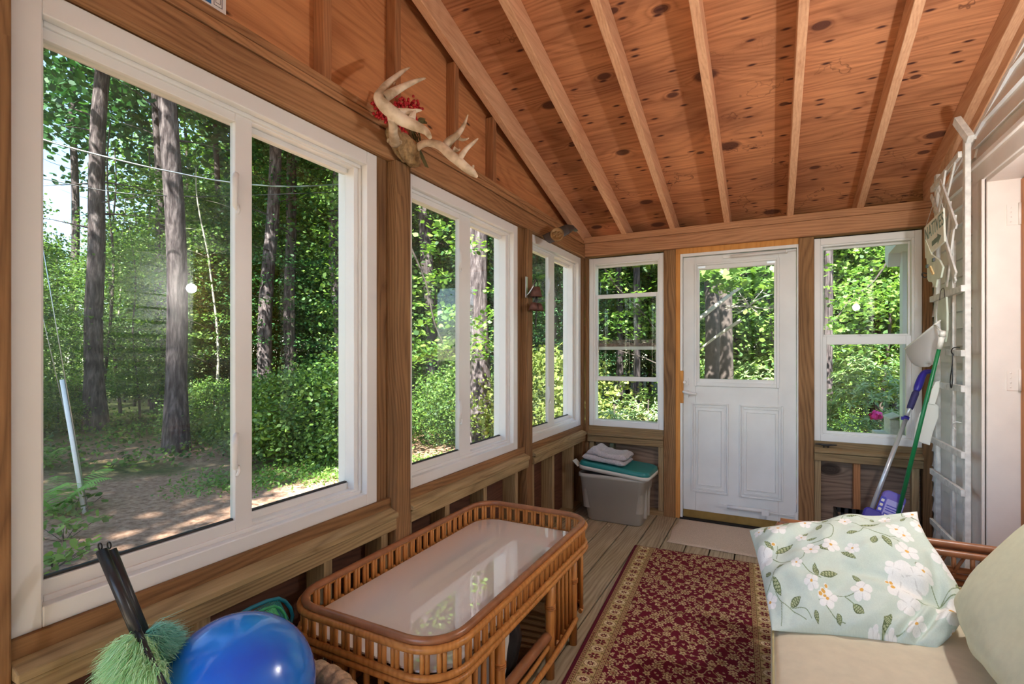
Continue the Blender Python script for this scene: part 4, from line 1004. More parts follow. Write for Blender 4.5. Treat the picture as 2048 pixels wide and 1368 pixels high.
# ------------------------------------------------------------------ antlers, berries, plaque, bells, label, cleat
m, t, b = new_mat('antler bone'); tc = N(t, 'ShaderNodeTexCoord'); nz = N(t, 'ShaderNodeTexNoise'); nz.inputs['Scale'].default_value = 14; nz.inputs['Detail'].default_value = 6; L(t, tc.outputs['Object'], nz.inputs['Vector'])
L(t, ramp(t, nz.outputs[0], [(.35, srgb(168,146,116)), (.55, srgb(224,206,180)), (.8, srgb(238,226,206))]), b.inputs['Base Color']); b.inputs['Roughness'].default_value = .55
bp = N(t, 'ShaderNodeBump'); bp.inputs['Strength'].default_value = .4; bp.inputs['Distance'].default_value = .003; L(t, nz.outputs[0], bp.inputs['Height']); L(t, bp.outputs[0], b.inputs['Normal']); M['bone'] = m
M['hide'] = plain('brown hide', srgb(150,122,84), .95, noise=.4, nscale=60, bump=1.0)
def az(zx, zy, X): return onx(700+zx/4.56, 100+zy/4.56, X)
ant = thing('deer_antlers', 'pair of pale deer antlers on a brown skull cap over the window post', 'antlers', tuple(onx(800,290,-1.43)))
mb = MB(.84)
mb.tube([az(410,845,-1.405), az(395,760,-1.37), az(392,680,-1.33), az(385,610,-1.30)], [.030,.022,.021,.024], 12, sub=4)
mb.tube([az(730,798,-1.16), az(690,740,-1.19), az(590,690,-1.235), az(480,640,-1.275), az(390,575,-1.30), az(310,505,-1.32), az(262,440,-1.335), az(285,385,-1.345), az(330,320,-1.35), az(400,260,-1.355), az(480,195,-1.36), az(545,160,-1.36)],
        [.009,.017,.025,.029,.031,.030,.024,.020,.016,.014,.009,.003], 14, sub=4)
mb.tube([az(300,440,-1.335), az(360,405,-1.325), az(430,365,-1.315), az(520,318,-1.30), az(610,280,-1.29), az(685,258,-1.285)], [.024,.022,.018,.014,.010,.004], 12, sub=4)
mb.tube([az(440,580,-1.29), az(510,570,-1.28), az(570,565,-1.265), az(610,552,-1.25), az(655,550,-1.24)], [.024,.020,.014,.009,.003], 12, sub=4)
mb.tube([az(560,640,-1.25), az(575,590,-1.25), az(590,560,-1.25)], [.020,.014,.006], 10, sub=3)
mb.tube([az(395,305,-1.35), az(412,292,-1.345)], [.007,.003], 8)
mb.build('antler', M['bone'], ant)
mb = MB(.88)
mb.tube([az(590,920,-1.395), az(640,870,-1.36), az(700,848,-1.32), az(770,855,-1.29), az(840,885,-1.26), az(920,960,-1.22), az(990,1015,-1.19), az(1060,1075,-1.16), az(1120,1120,-1.14), az(1160,1160,-1.13)], [.016,.017,.017,.019,.023,.024,.024,.022,.018,.006], 14, sub=4)
mb.tube([az(860,890,-1.26), az(910,830,-1.245), az(970,780,-1.23), az(1020,720,-1.225), az(1050,660,-1.22), az(1075,592,-1.22)], [.022,.021,.016,.012,.008,.003], 12, sub=4)
mb.tube([az(985,800,-1.23), az(1020,818,-1.225), az(1055,815,-1.22), az(1082,804,-1.22)], [.010,.008,.006,.003], 10, sub=3)
mb.tube([az(985,1010,-1.19), az(1020,960,-1.175), az(1065,900,-1.165), az(1120,850,-1.155), az(1165,808,-1.15)], [.017,.014,.011,.009,.004], 12, sub=4)
mb.tube([az(1085,1095,-1.15), az(1115,1080,-1.145), az(1126,1050,-1.14)], [.014,.010,.004], 10, sub=3)
for k in range(7): mb.tube([az(940+k*9,930-k*4,-1.215), az(955+k*6,880+k*6,-1.205)], [.008,.003], 6)
mb.build('antler', M['bone'], ant)
c0 = az(470,890,-1.425)
mb = MB()
def skull(i, j):
    a = 2*PI*i; p = PI*(j-.5); n = 1+.22*mnoise.noise(Vector((math.cos(a)*2, math.sin(a)*2, j*4)))+.08*mnoise.noise(Vector((math.cos(a)*9, math.sin(a)*9, j*14)))
    return (c0.x+.040*math.cos(a)*math.cos(p)*n+.012, c0.y+.100*math.sin(a)*math.cos(p)*n+.008, c0.z+.058*math.sin(p)*n-.30*.10*math.sin(a)*math.cos(p))
mb.grid(skull, 48, 28, cu=True); mb.build('skull_cap', M['hide'], ant)
mb = MB()
for k in range(12):
    a = 2*PI*k/12; q = az(405,835,-1.40)+Vector((.026*math.cos(a), .026*math.sin(a), 0)); mb.lathe(tuple(q), [(.001,-.007),(.007,0),(.001,.007)], 6)
mb.build('burr', M['bone'], ant)
M['berry'] = plain('red berries', srgb(176,18,30), .3); M['twig'] = plain('dry twigs', srgb(92,84,48), .9, noise=.3)
bs = thing('berry_sprig', 'sprig of red berries and dry twigs tucked behind the antlers', 'berries', tuple(az(560,720,-1.42)))
rng = random.Random(4)
for cx, cy, X, n, sp in ((228,490,-1.41,16,.020),(270,590,-1.40,24,.024),(320,600,-1.41,14,.02),(450,480,-1.42,22,.028),(500,500,-1.42,22,.028),(580,500,-1.41,26,.026),(610,520,-1.41,14,.02),(470,735,-1.40,26,.022),(490,760,-1.40,12,.016),(590,610,-1.41,10,.014)):
    c = az(cx, cy, X); mb = MB()
    for _ in range(n):
        q = c+Vector((rng.uniform(-.012,.012), rng.gauss(0,sp*.6), rng.gauss(0,sp*.55))); mb.lathe(tuple(q), [(.0005,-.0065),(.0046,-.0046),(.0065,0),(.0046,.0046),(.0005,.0065)], 8)
    mb.build('berry_cluster', M['berry'], bs)
mb = MB()
for k in range(16):
    a = az(520+k*6, 700+rng.uniform(-40,30), -1.41); b2 = az(600+rng.uniform(-40,50), 850+rng.uniform(-20,40), -1.42); mb.tube([a, a.lerp(b2,.5)+Vector((rng.uniform(0,.01),0,rng.uniform(-.01,.01))), b2], .0018, 5, sub=3)
for k in range(4): mb.tube([az(590+k*6,860,-1.42), az(640+k*8,960,-1.415), az(690+k*8,1065+k*3,-1.41)], [.003,.0028,.0022], 6, sub=3)
for k in range(5): mb.tube([az(610,660,-1.41), az(640+k*14,625+k*10,-1.40), az(690-k*2,630+k*9,-1.39)], [.004,.005,.001], 6, sub=3)
mb.build('twigs', M['twig'], bs)

M['plaque'] = plain('dark stained strip', srgb(58,50,46), .45, noise=.2, nscale=20); M['medal'] = plain('bronze medallion', srgb(142,108,66), .5, metal=.35, noise=.3, nscale=40, bump=.5); M['plaque_in'] = plain('pale grey strip back', srgb(170,160,156), .6)
PD_ = lambda px, py, d: (lambda v: Vector((v.x*d, v.y*d, v.z*d+CAMH)))(ray(px, py))
pq = thing('curved_plaque', 'dark curved plaque with round bronze medallion on the header beam', 'plaque', tuple(PD_(1090,478,3.46)))
path0 = [PD_(1081,473,3.455), PD_(1107,460,3.46), PD_(1132,449,3.47), PD_(1146,451,3.50), PD_(1156,461,3.58)]
path1 = [PD_(1096,489,3.45), PD_(1118,479,3.455), PD_(1139,467,3.465), PD_(1146,461,3.50), PD_(1149,463,3.58)]
mb = MB()
def pl(i, j):
    t_ = i*4; k = min(int(t_), 3); f = t_-k
    a = path0[k].lerp(path0[k+1], f); b2 = path1[k].lerp(path1[k+1], f)
    e = max(0, 1-abs(2*j-1)**2)*.010*(1-i*.6); p = a.lerp(b2, j)
    if i < .12: r_ = (1-i/.12)**2*.010*abs(2*j-1)**2; p = p+(path0[1]-path0[0]).normalized()*r_*1.6
    return (p.x+e, p.y, p.z)
mb.grid(pl, 40, 12); ob = mb.build('plaque_body', M['plaque'], pq, solid=.005)
bn = (path0[2]-path0[0]).cross(path1[1]-path0[1]).normalized()
if bn.y > 0: bn = -bn
mid = (path0[0]+path0[2]+path1[0]+path1[2])/4+bn*.004+Vector((.006,0,0))
rot = bn.to_track_quat('Z','Y').to_matrix()
mb = MB(); mb.lathe(tuple(mid), [(.001,.004),(.034,.004),(.037,.008),(.044,.009),(.048,.006),(.049,-.006)], 32, rot)
for k in range(7): a = rot @ Vector((.024*math.cos(k*.9), .014*math.sin(k*.9), .005)); mb.lathe((mid.x+a.x,mid.y+a.y,mid.z+a.z), [(.001,.003),(.010,.001),(.011,-.003)], 8, rot)
mb.build('medallion', M['medal'], pq)

M['rust'] = plain('rusty bell metal', srgb(98,64,54), .6, metal=.4, noise=.3, nscale=40, bump=.3)
wc = thing('wind_bell', 'rusty hanging bell cluster with a black cord by the window post', 'wind chime', tuple(onx(1072,600,-1.385)))
hc = onx(1072,568,-1.385)
mb = MB(); mb.tube([(hc.x, hc.y+.028*math.cos(k*PI/10), hc.z-.002+.030*math.sin(k*PI/10)) for k in range(20)], .0028, 6, closed=True); mb.build('ring', M['blackmetal'], wc)
top = onx(1072,573,-1.385)
mb = MB(); mb.lathe(tuple(top), [(.007,.0),(.026,-.004),(.033,-.032),(.044,-.070),(.042,-.070),(.025,-.03)], 18); mb.build('bell', M['rust'], wc)
for dy, dz, dx in ((-.038,-.108,.0),(.010,-.110,.016),(.046,-.104,-.008)):
    mb = MB(); c = (top.x+dx, top.y+dy, top.z+dz); mb.lathe(c, [(.004,0),(.018,-.003),(.024,-.02),(.036,-.052),(.034,-.052),(.018,-.02)], 16); mb.build('bell', M['rust'], wc)
mb = MB()
for dy, dx in ((-.030,0),(.012,.012),(.036,-.008)): mb.tube([(top.x+dx*.6,top.y+dy*.6,top.z-.05),(top.x+dx,top.y+dy,top.z-.10)], .003, 6)
mb.tube([(top.x,top.y,top.z-.06),(top.x+.003,top.y+.002,top.z-.17),(top.x-.002,top.y+.008,top.z-.20),(top.x,top.y-.006,top.z-.235),(top.x,top.y,top.z-.26)], [.004,.006,.004,.006,.003], 7, sub=3)
for dz in (-.185,-.22,-.25): mb.lathe((top.x,top.y,top.z+dz), [(.001,-.008),(.008,0),(.001,.008)], 8)
mb.tube([(top.x,top.y,top.z-.25),(top.x,top.y-.012,top.z-.28)], .002, 5); mb.tube([(top.x,top.y,top.z-.25),(top.x,top.y+.010,top.z-.275)], .002, 5)
mb.build('cord', M['black'], wc)
mb = MB(); c = onx(1053,570,-1.437)
hk = thing('wall_hook', 'shiny metal bracket hook screwed to the post, holding the bells', 'hook', tuple(c))
mb.box(-1.440,-1.434,c.y-.014,c.y+.014,c.z-.085,c.z+.055); mb.tube([(-1.436,c.y,c.z-.07),(-1.415,c.y,c.z-.05),(-1.395,c.y+.01,c.z-.01),(-1.39,hc.y,hc.z+.030)], .005, 8, sub=4)
mb.build('bracket', M['steel'], hk, bevel=.004)

M['paper'] = plain('white paper', srgb(232,228,222), .7); M['inkblue'] = plain('blue print', srgb(30,110,170), .6); M['inkgrey'] = plain('grey print', srgb(110,104,104), .7)
c = onx(452,29,-1.553); lab = thing('paper_label', 'printed white window label with a blue bar on the gable board', 'label', (c.x, c.y, c.z))
mb = MB(); mb.box(-1.554,-1.553,c.y-.15,c.y,c.z-.005,c.z+.20); mb.build('label_sheet', M['paper'], lab)
mb = MB(); mb.box(-1.553,-1.5524,c.y-.15,c.y-.048,c.z+.004,c.z+.016); mb.build('blue_bar', M['inkblue'], lab)
mb = MB(); frame_x(mb, -1.553,-1.5524,c.y-.040,c.y-.012,c.z+.008,c.z+.08,.002,.002,.002,.002); frame_x(mb, -1.553,-1.5524,c.y-.034,c.y-.018,c.z+.018,c.z+.07,.0015,.0015,.0015,.0015); mb.box(-1.553,-1.5524,c.y-.034,c.y-.018,c.z+.040,c.z+.042); mb.build('window_diagram', M['inkgrey'], lab)
mb = MB(); a, b2 = Vector((.283,4.192,.672)), Vector((.415,4.188,.672))
mb.tube([a+Vector((0,0,.008)), a.lerp(b2,.25)+Vector((0,0,.010)), a.lerp(b2,.5)+Vector((0,0,.006)), a.lerp(b2,.75)+Vector((0,0,.010)), b2+Vector((0,0,.011))], [.004,.007,.009,.007,.004], 8, sub=3)
for k in (.4, .6): q = a.lerp(b2, k); mb.tube([q+Vector((0,0,.006)), q+Vector((0,0,-.012))], .005, 8)
tag(mb.build('rope_cleat', M['blackmetal']), 'small dark metal cleat on the sill below the right-hand back window', 'cleat')

# ------------------------------------------------------------------ trellis and what hangs on it
_before = set(COL.objects)
TXF, TXB = .930, .948
tr = thing('trellis', 'weathered white wooden trellis leaning on the clapboard wall', 'trellis', (.94, 3.8, .1))
def tb(y0, z0, y1, z1, w=.034, x0=TXF, x1=TXB, name='slat', h=None):
    m_ = MB(); m_.bar(((x0+x1)/2, y0, z0), ((x0+x1)/2, y1, z1), x1-x0, w, up=(0,1,0) if abs(z1-z0) > abs(y1-y0) else (0,0,1)); return m_.build(name, M['trellis'], tr, bevel=.002)
for y, zt in ((3.525, 2.52), (4.06, 2.46)):
    m_ = MB(); m_.box(TXF-.004, TXB+.004, y-.020, y+.020, -.099, zt); m_.build('upright', M['trellis'], tr, bevel=.003)
m_ = MB(); m_.box(TXF, TXB, 3.73, 3.768, -.099, 1.98); m_.build('upright', M['trellis'], tr, bevel=.003)
X2 = TXF-.018
for z in (1.675, 1.135, .778, .575, .255): tb(4.10, z, 3.50, z+.004, .036, X2-.004, TXF-.004)
tb(3.78, 1.335, 3.50, 1.330, .034, X2-.004, TXF-.004)
tb(4.085, 2.375, 3.55, 2.415, .034, X2-.004, TXF-.004)
for ki, (y0, z0, y1, z1) in enumerate(((4.10,2.34,3.90,2.13),(4.04,1.90,3.76,2.40),(3.94,2.06,3.62,2.41),(3.84,2.36,3.55,2.02),(3.70,2.20,3.76,1.98),(3.78,2.06,3.56,1.72),(3.60,2.10,3.76,1.72),(3.70,1.95,3.54,1.76))):
    tb(y0, z0, y1, z1, .030, X2-.011*(ki % 2)-.0013*ki, TXF-.008-.011*(ki % 2)-.0013*ki, 'lattice_slat')
m_ = MB(); m_.bar((.90,3.54,2.60), (.93,3.435,2.45), .045, .03, up=(1,0,0)); m_.build('top_block', M['trellis'], tr, bevel=.003)

# word sign with an arrow, hung on strings
M['signpaint'] = plain('cream sign board', srgb(226,228,214), .6, noise=.06); M['signgreen'] = plain('faded green paint', srgb(112,132,118), .7, noise=.1)
sg = thing('word_sign', 'small cream sign with faded green letters and arrow hanging on the trellis', 'sign', (.885, 3.85, 2.05))
sA, sB, sC = Vector((.868,4.02,2.125)), Vector((.885,3.70,2.165)), Vector((.868,3.985,1.930))
ex = (sB-sA).normalized(); ez = (sA-sC); ez = (ez-ex*ez.dot(ex)).normalized(); en = ez.cross(ex).normalized()
if en.x > 0: en = -en
SWd, SHt = (sB-sA).length, .20
def sp(u, v, n=0): return sA+ex*u-ez*v+en*n
m_ = MB(); m_.prism([sp(0,0,-.005), sp(SWd,0,-.005), sp(SWd,SHt,-.005), sp(0,SHt,-.005)], en*.01); m_.build('sign_board', M['signpaint'], sg, bevel=.002)
def text_mesh(txt, size):
    cu = bpy.data.curves.new('t', 'FONT'); cu.body = txt; cu.size = size; cu.extrude = .0008
    ob = bpy.data.objects.new('t', cu); COL.objects.link(ob); dg = bpy.context.evaluated_depsgraph_get(); dg.update()
    me = bpy.data.meshes.new_from_object(ob.evaluated_get(dg)); bpy.data.objects.remove(ob); bpy.data.curves.remove(cu); return me
def put_text(txt, size, org, ax, up, nrm, mat, par, name, sx=1.0):
    me = text_mesh(txt, size); o = root_origin(par)
    for v in me.vertices:
        p = org+ax*(v.co.x*sx)+up*v.co.y+nrm*(v.co.z+.0008); v.co = p-o
    me.materials.clear(); me.materials.append(mat)
    ob = bpy.data.objects.new(name, me); COL.objects.link(ob); ob.parent = par; return ob
put_text('NATIVES', .115, sp(.012,.098,.005), ex, ez, en, M['signgreen'], sg, 'sign_lettering', .72)
m_ = MB(); m_.prism([sp(.13,.135,.005), sp(.225,.135,.005), sp(.225,.118,.005), sp(.285,.150,.005), sp(.225,.182,.005), sp(.225,.165,.005), sp(.13,.165,.005)], en*.0012); m_.build('arrow', M['signgreen'], sg)
m_ = MB(); m_.tube([sp(.01,.0), Vector((.905,3.90,2.33)), sp(SWd-.01,0)], .0016, 5); m_.build('string', M['trellis'], sg)
# fish shaped board
M['fishpaint'] = plain('pale driftwood paint', srgb(214,222,204), .7, noise=.1, nscale=14); M['fishyel'] = plain('faded yellow paint', srgb(226,196,140), .7)
fi = thing('wooden_fish', 'pale wooden cutout with dark spots and jagged edge hanging below the word sign', 'wall decoration', (.87, 3.8, 1.9))
fp = [(4.00,2.06),(3.87,1.93),(3.72,1.87),(3.66,1.82),(3.70,1.765),(3.76,1.765),(3.79,1.72),(3.83,1.735),(3.86,1.76),(3.92,1.77),(3.95,1.79),(3.955,1.86)]
m_ = MB(); m_.prism([(.862+.02*(4.0-y), y, z) for y, z in fp], (.010,0,0)); m_.build('fish_board', M['fishpaint'], fi, bevel=.002)
m_ = MB()
for y, z in ((3.935,1.868),(3.80,1.885)): m_.box(.855,.864,y-.014,y+.014,z-.010,z+.010)
m_.tube([(.865,3.955,1.825),(.85,3.985,1.835),(.85,4.0,1.82),(.86,3.985,1.805),(.868,3.955,1.812)], .004, 6, sub=3); m_.build('fish_markings', M['black'], fi)
m_ = MB()
for k in range(5): m_.box(.858,.8645,3.80+.015*k,3.83+.015*k,1.80+.012*k,1.812+.012*k)
m_.build('fish_stripe', M['fishyel'], fi)
# oval green-white slate board on hook
M['slate'] = plain('pale green board', srgb(202,210,192), .7, noise=.08, nscale=10)
sl = thing('hanging_board', 'pale green wooden board with rough edges hung from a trellis rung', 'wall decoration', (.905, 3.78, 1.55))
pts = [(3.86,1.645),(3.715,1.655),(3.698,1.56),(3.70,1.46),(3.735,1.395),(3.76,1.40),(3.84,1.425),(3.875,1.48),(3.885,1.57)]
m_ = MB(); m_.prism([(.896,y,z) for y, z in pts], (.010,0,0)); m_.build('board', M['slate'], sl, bevel=.002)
m_ = MB(); m_.tube([(.898,3.84,1.64),(.90,3.83,1.70),(.905,3.80,1.715),(.90,3.76,1.70),(.898,3.74,1.65)], .0018, 5, sub=3); m_.build('wire', M['blackmetal'], sl)
for (y, z, lb) in ((3.60, 1.34, 'upper'), (3.575, .93, 'lower')):
    m_ = MB(); m_.tube([(.930,y,z+.02),(.905,y,z+.022),(.898,y+.02,z+.005),(.904,y+.03,z-.012),(.908,y+.015,z-.02)], .0028, 6, sub=3)
    tag(m_.build('cup_hook', M['trellis'] if lb == 'lower' else M['blackmetal']), 'white cup hook on the lower part of the trellis' if lb == 'lower' else 'dark cup hook on the short trellis rung', 'hook')
m_ = MB(); m_.tube([(.902,3.612,1.33),(.900,3.612,1.27),(.898,3.64,1.18),(.898,3.625,1.135),(.898,3.60,1.18),(.900,3.612,1.27)], .0028, 6, sub=4)
tag(m_.build('cable_loop', M['green_cord'] if 'green_cord' in M else M['black']), 'dark green cord loop hanging from the short trellis rung', 'cord')

# butterfly net: hoop and drooping cloth bag
m = bpy.data.materials.new('thin white cloth'); m.use_nodes = True; t = m.node_tree; t.nodes.clear(); o_ = N(t, 'ShaderNodeOutputMaterial'); d_ = N(t, 'ShaderNodeBsdfDiffuse'); d_.inputs[0].default_value = (.80,.78,.76,1); tt = N(t, 'ShaderNodeBsdfTranslucent'); tt.inputs[0].default_value = (.8,.78,.76,1); ms = N(t, 'ShaderNodeMixShader'); ms.inputs[0].default_value = .4; L(t, d_.outputs[0], ms.inputs[1]); L(t, tt.outputs[0], ms.inputs[2]); L(t, ms.outputs[0], o_.inputs[0]); M['cloth'] = m
M['greenpole'] = plain('green pole', srgb(16,112,62), .35); M['offwhite'] = plain('off white plastic', srgb(226,224,214), .5); M['purple'] = plain('purple plastic', srgb(52,40,150), .35); M['darkgrip'] = plain('dark violet grip', srgb(58,52,104), .6); M['lilac'] = plain('translucent lilac plastic', srgb(112,100,190), .25)
bn_ = thing('pole_net', 'long green pole with a hanging white cloth net bag in the corner by the trellis', 'net', (.68, 3.75, .0))
pb, pt = Vector((.625/.93,3.79/.93,-.078)), Vector((.845,3.62,1.36))
m_ = MB(); m_.tube([pb, pb.lerp(pt,.5), pt], [.0125,.012,.0095], 12); m_.build('pole', M['greenpole'], bn_)
m_ = MB(); d = (pt-pb).normalized(); m_.tube([pt-d*.005, pt+d*.07], .014, 12); m_.tube([pt+d*.07, pt+d*.10], [.018,.010], 12); m_.build('pole_socket', M['offwhite'], bn_)
hoopc = Vector((.83,3.92,1.44)); ha, hb = Vector((-.02,.185,-.055)), Vector((.05,-.06,.06))
hoop = [hoopc+ha*math.cos(2*PI*k/20)+hb*math.sin(2*PI*k/20)*1.0 for k in range(20)]
m_ = MB(); m_.tube(hoop, .0055, 8, closed=True); m_.tube([pt+d*.09, hoop[10]], .005, 8); m_.build('hoop', M['offwhite'], bn_)
def bag(i, j):
    p = hoopc+ha*math.cos(2*PI*i)+hb*math.sin(2*PI*i); e = Vector((.845,3.72,1.235))
    q = p.lerp(e, j**1.1*(.86)); w = math.sin(PI*j)*.028
    r_ = (p-hoopc).normalized(); n = .010*j*math.sin(i*2*PI*7)
    return tuple(q+r_*(w+n)-Vector((0,0,.05*math.sin(PI*j)*.7)))
m_ = MB(); m_.grid(bag, 84, 26, cu=True); m_.build('net_bag', M['cloth'], bn_)
# flat white scoop head on a second stick
sw = thing('fly_swatter', 'cream plastic paddle hanging by the trellis behind the green pole', 'paddle', (.86, 3.93, .9))
m_ = MB(); Yp = 3.89
pp = [(1856.6,804),(1838.8,828),(1829.8,855),(1829,879),(1843,886),(1860,891),(1865.6,867),(1877.5,834),(1879,813),(1868.6,806)]
m_.prism([ony(px_, py_, Yp+.05*((py_-800)/90)) for px_, py_ in pp], (0,.008,0)); m_.build('paddle_blade', M['offwhite'], sw, bevel=.004)
m_ = MB(); m_.prism([ony(px_, py_, Yp-.004) for px_, py_ in ((1857,808),(1864,778),(1871,764),(1881,761),(1879,782),(1870,810))], (0,.010,0)); m_.build('paddle_neck', M['offwhite'], sw, bevel=.003)

# trellis and its hangings scaled about the camera, a hand's breadth off the wall
for o in [o for o in COL.objects if o not in _before and o.parent is None]:
    o.scale = (.93, .93, .93); o.location = Vector(o.location)*.93+Vector((0, 0, .0931))
# spray mop with purple bottle
mp = thing('spray_mop', 'spray mop with silver pole, violet grip and purple bottle head in the corner', 'mop', (.53, 3.72, 0))
mb0 = Vector((.535,3.70,.36)); mt0 = Vector((.865,4.02,1.225))
def mq(t_): return mb0.lerp(mt0, t_)
m_ = MB(); m_.tube([mq(-.04), mq(.66)], .0125, 12); m_.tube([mq(.655), mq(.80)], .0105, 12); m_.build('pole', M['alu'], mp)
m_ = MB(); m_.tube([mq(.72), mq(.735), mq(.83), mq(.845)], [.016,.018,.019,.015], 14); m_.build('foam_grip', M['darkgrip'], mp)
m_ = MB(); m_.tube([mq(.845), mq(.87), mq(.90), mq(.95), mq(.985)+Vector((.01,0,0)), mq(.99)+Vector((.05,-.02,.0))], [.015,.021,.022,.020,.016,.010], 12, sub=3); m_.build('handle', M['purple'], mp)
m_ = MB(); m_.tube([mq(.645), mq(.665)], .016, 12); m_.box(*(lambda p: (p.x-.026,p.x-.010,p.y-.01,p.y+.01,p.z-.012,p.z+.008))(mq(.655))); m_.build('pole_collar', M['purple'], mp)
dm = (mt0-mb0).normalized(); sx_ = Vector((1,0,0)); sx_ = (sx_-dm*sx_.dot(dm)).normalized(); nm_ = dm.cross(sx_); 
if nm_.y > 0: nm_ = -nm_
def bq(u, v, n): return mb0+sx_*u+dm*v+nm_*n
def rbox(m_, u0, u1, v0, v1, n0, n1, r=.014):
    lo = []
    prof = [(u0+r,v0),(u1-r,v0),(u1,v0+r),(u1,v1-r),(u1-r,v1),(u0+r,v1),(u0,v1-r),(u0,v0+r)]
    m_.prism([bq(u,v,n0) for u, v in prof], nm_*(n1-n0))
m_ = MB(); rbox(m_, -.035, .055, -.22, .03, -.03, .035); m_.prism([bq(.02,-.22,-.03), bq(.135,-.20,-.03), bq(.135,-.07,-.03), bq(.055,.0,-.03)], nm_*.055); m_.build('mop_body', M['purple'], mp, bevel=.008)
m_ = MB(); rbox(m_, .020, .138, -.06, .172, -.028, .030, .02); bot = m_.build('bottle', M['lilac'], mp, bevel=.010)
M['blue'] = plain('blue label', srgb(40,44,176), .4); M['lblue'] = plain('pale violet label', srgb(168,164,222), .45)
m_ = MB(); rbox(m_, .018, .046, -.03, .122, .030, .0312, .004); m_.build('label_band', M['blue'], bot)
m_ = MB(); rbox(m_, .050, .134, -.02, .118, .030, .0308, .004); m_.build('label_panel', M['lblue'], bot)
m_ = MB()
for v, w in ((.078,.050),(.062,.066),(.048,.060)): rbox(m_, .056, .056+w, v, v+.006, .0308, .0314, .001)
rbox(m_, .054, .130, .012, .034, .0308, .0314, .003); rbox(m_, .054, .130, -.014, .004, .0308, .0314, .003); m_.build('label_print', M['blue'], bot)
m_ = MB(); c = bq(.118,.094,.0308); m_.lathe(tuple(c), [(.0001,.001),(.012,.001),(.012,0)], 20, Matrix([sx_, dm, nm_]).transposed()); m_.build('label_emblem', M['purple'], bot)
m_ = MB(); c = bq(.118,.094,.0320); m_.lathe(tuple(c), [(.0055,.0002),(.008,.0004),(.0085,0)], 16, Matrix([sx_, dm, nm_]).transposed()); rbox(m_, .1165,.1195,.093,.103,.0318,.0326,.0005)
rbox(m_, .060,.105,.018,.026,.0314,.0320,.001); rbox(m_, .100,.128,-.010,-.001,.0314,.0320,.001)
for k in range(5): rbox(m_, .024,.040,-.02+.028*k,-.004+.028*k,.0312,.0318,.002)
m_.build('label_marks', M['offwhite'], bot)
# black crate
cr = thing('milk_crate', 'black plastic crate on the floor behind the sofa arm', 'crate', (.52, 3.78, 0))
m_ = MB(); cx0, cx1, cy0, cy1, ch = .37, .68, 3.60, 3.95, .31
frame_w = .02
for z in (.0, .10, .20, ch-.03):
    m_.box(cx0,cx1,cy0,cy0+.012,z,z+.03); m_.box(cx0,cx1,cy1-.012,cy1,z,z+.03); m_.box(cx0,cx0+.012,cy0,cy1,z,z+.03); m_.box(cx1-.012,cx1,cy0,cy1,z,z+.03)
for k in range(8):
    x = cx0+(cx1-cx0-.02)*k/7; y = cy0+(cy1-cy0-.02)*k/7
    m_.box(x,x+.02,cy0,cy0+.012,0,ch); m_.box(x,x+.02,cy1-.012,cy1,0,ch); m_.box(cx0,cx0+.012,y,y+.02,0,ch); m_.box(cx1-.012,cx1,y,y+.02,0,ch)
m_.box(cx0,cx1,cy0,cy1,0,.012); m_.build('crate_body', M['black'], cr)
# ------------------------------------------------------------------ outdoors
GZ = -.45
m, t, b = new_mat('forest floor'); tc = N(t, 'ShaderNodeTexCoord')
n1 = N(t, 'ShaderNodeTexNoise'); n1.inputs['Scale'].default_value = .35; n1.inputs['Detail'].default_value = 8; n2 = N(t, 'ShaderNodeTexNoise'); n2.inputs['Scale'].default_value = 14; n2.inputs['Detail'].default_value = 8; n2.inputs['Roughness'].default_value = .7
L(t, tc.outputs['Object'], n1.inputs['Vector']); L(t, tc.outputs['Object'], n2.inputs['Vector'])
c1 = ramp(t, n2.outputs[0], [(.3, srgb(108,78,62)), (.5, srgb(172,132,110)), (.72, srgb(208,172,148))])
c2 = ramp(t, n2.outputs[0], [(.3, srgb(52,60,34)), (.7, srgb(112,116,70))])
geo = N(t, 'ShaderNodeVectorMath', operation='LENGTH'); L(t, tc.outputs['Object'], geo.inputs[0])
grow = math_n(t, 'ADD', ramp_v(t, n1.outputs[0], .54, .66), ramp_v(t, geo.outputs['Value'], 11.0, 16.0), True)   # bare drive by the house, plants further out
L(t, mix_c(t, grow, c1, c2), b.inputs['Base Color']); b.inputs['Roughness'].default_value = .95; b.inputs['Specular IOR Level'].default_value = .1
bp = N(t, 'ShaderNodeBump'); bp.inputs['Strength'].default_value = .8; bp.inputs['Distance'].default_value = .03; L(t, n2.outputs[0], bp.inputs['Height']); L(t, bp.outputs[0], b.inputs['Normal']); M['ground'] = m
mb = MB()
def gf(i, j):
    x = -70+110*i; y = -30+110*j; h = .10*mnoise.noise(Vector((x*.15, y*.15, 0)))
    near = max(0, 1-max(abs(x)/4, abs(y-1)/8)); far = max(0, math.hypot(x, y)-22)
    return (x, y, GZ+h*(1-min(1, near*3))+far*.012)
mb.grid(gf, 120, 120); struct(mb.build('ground', M['ground']))
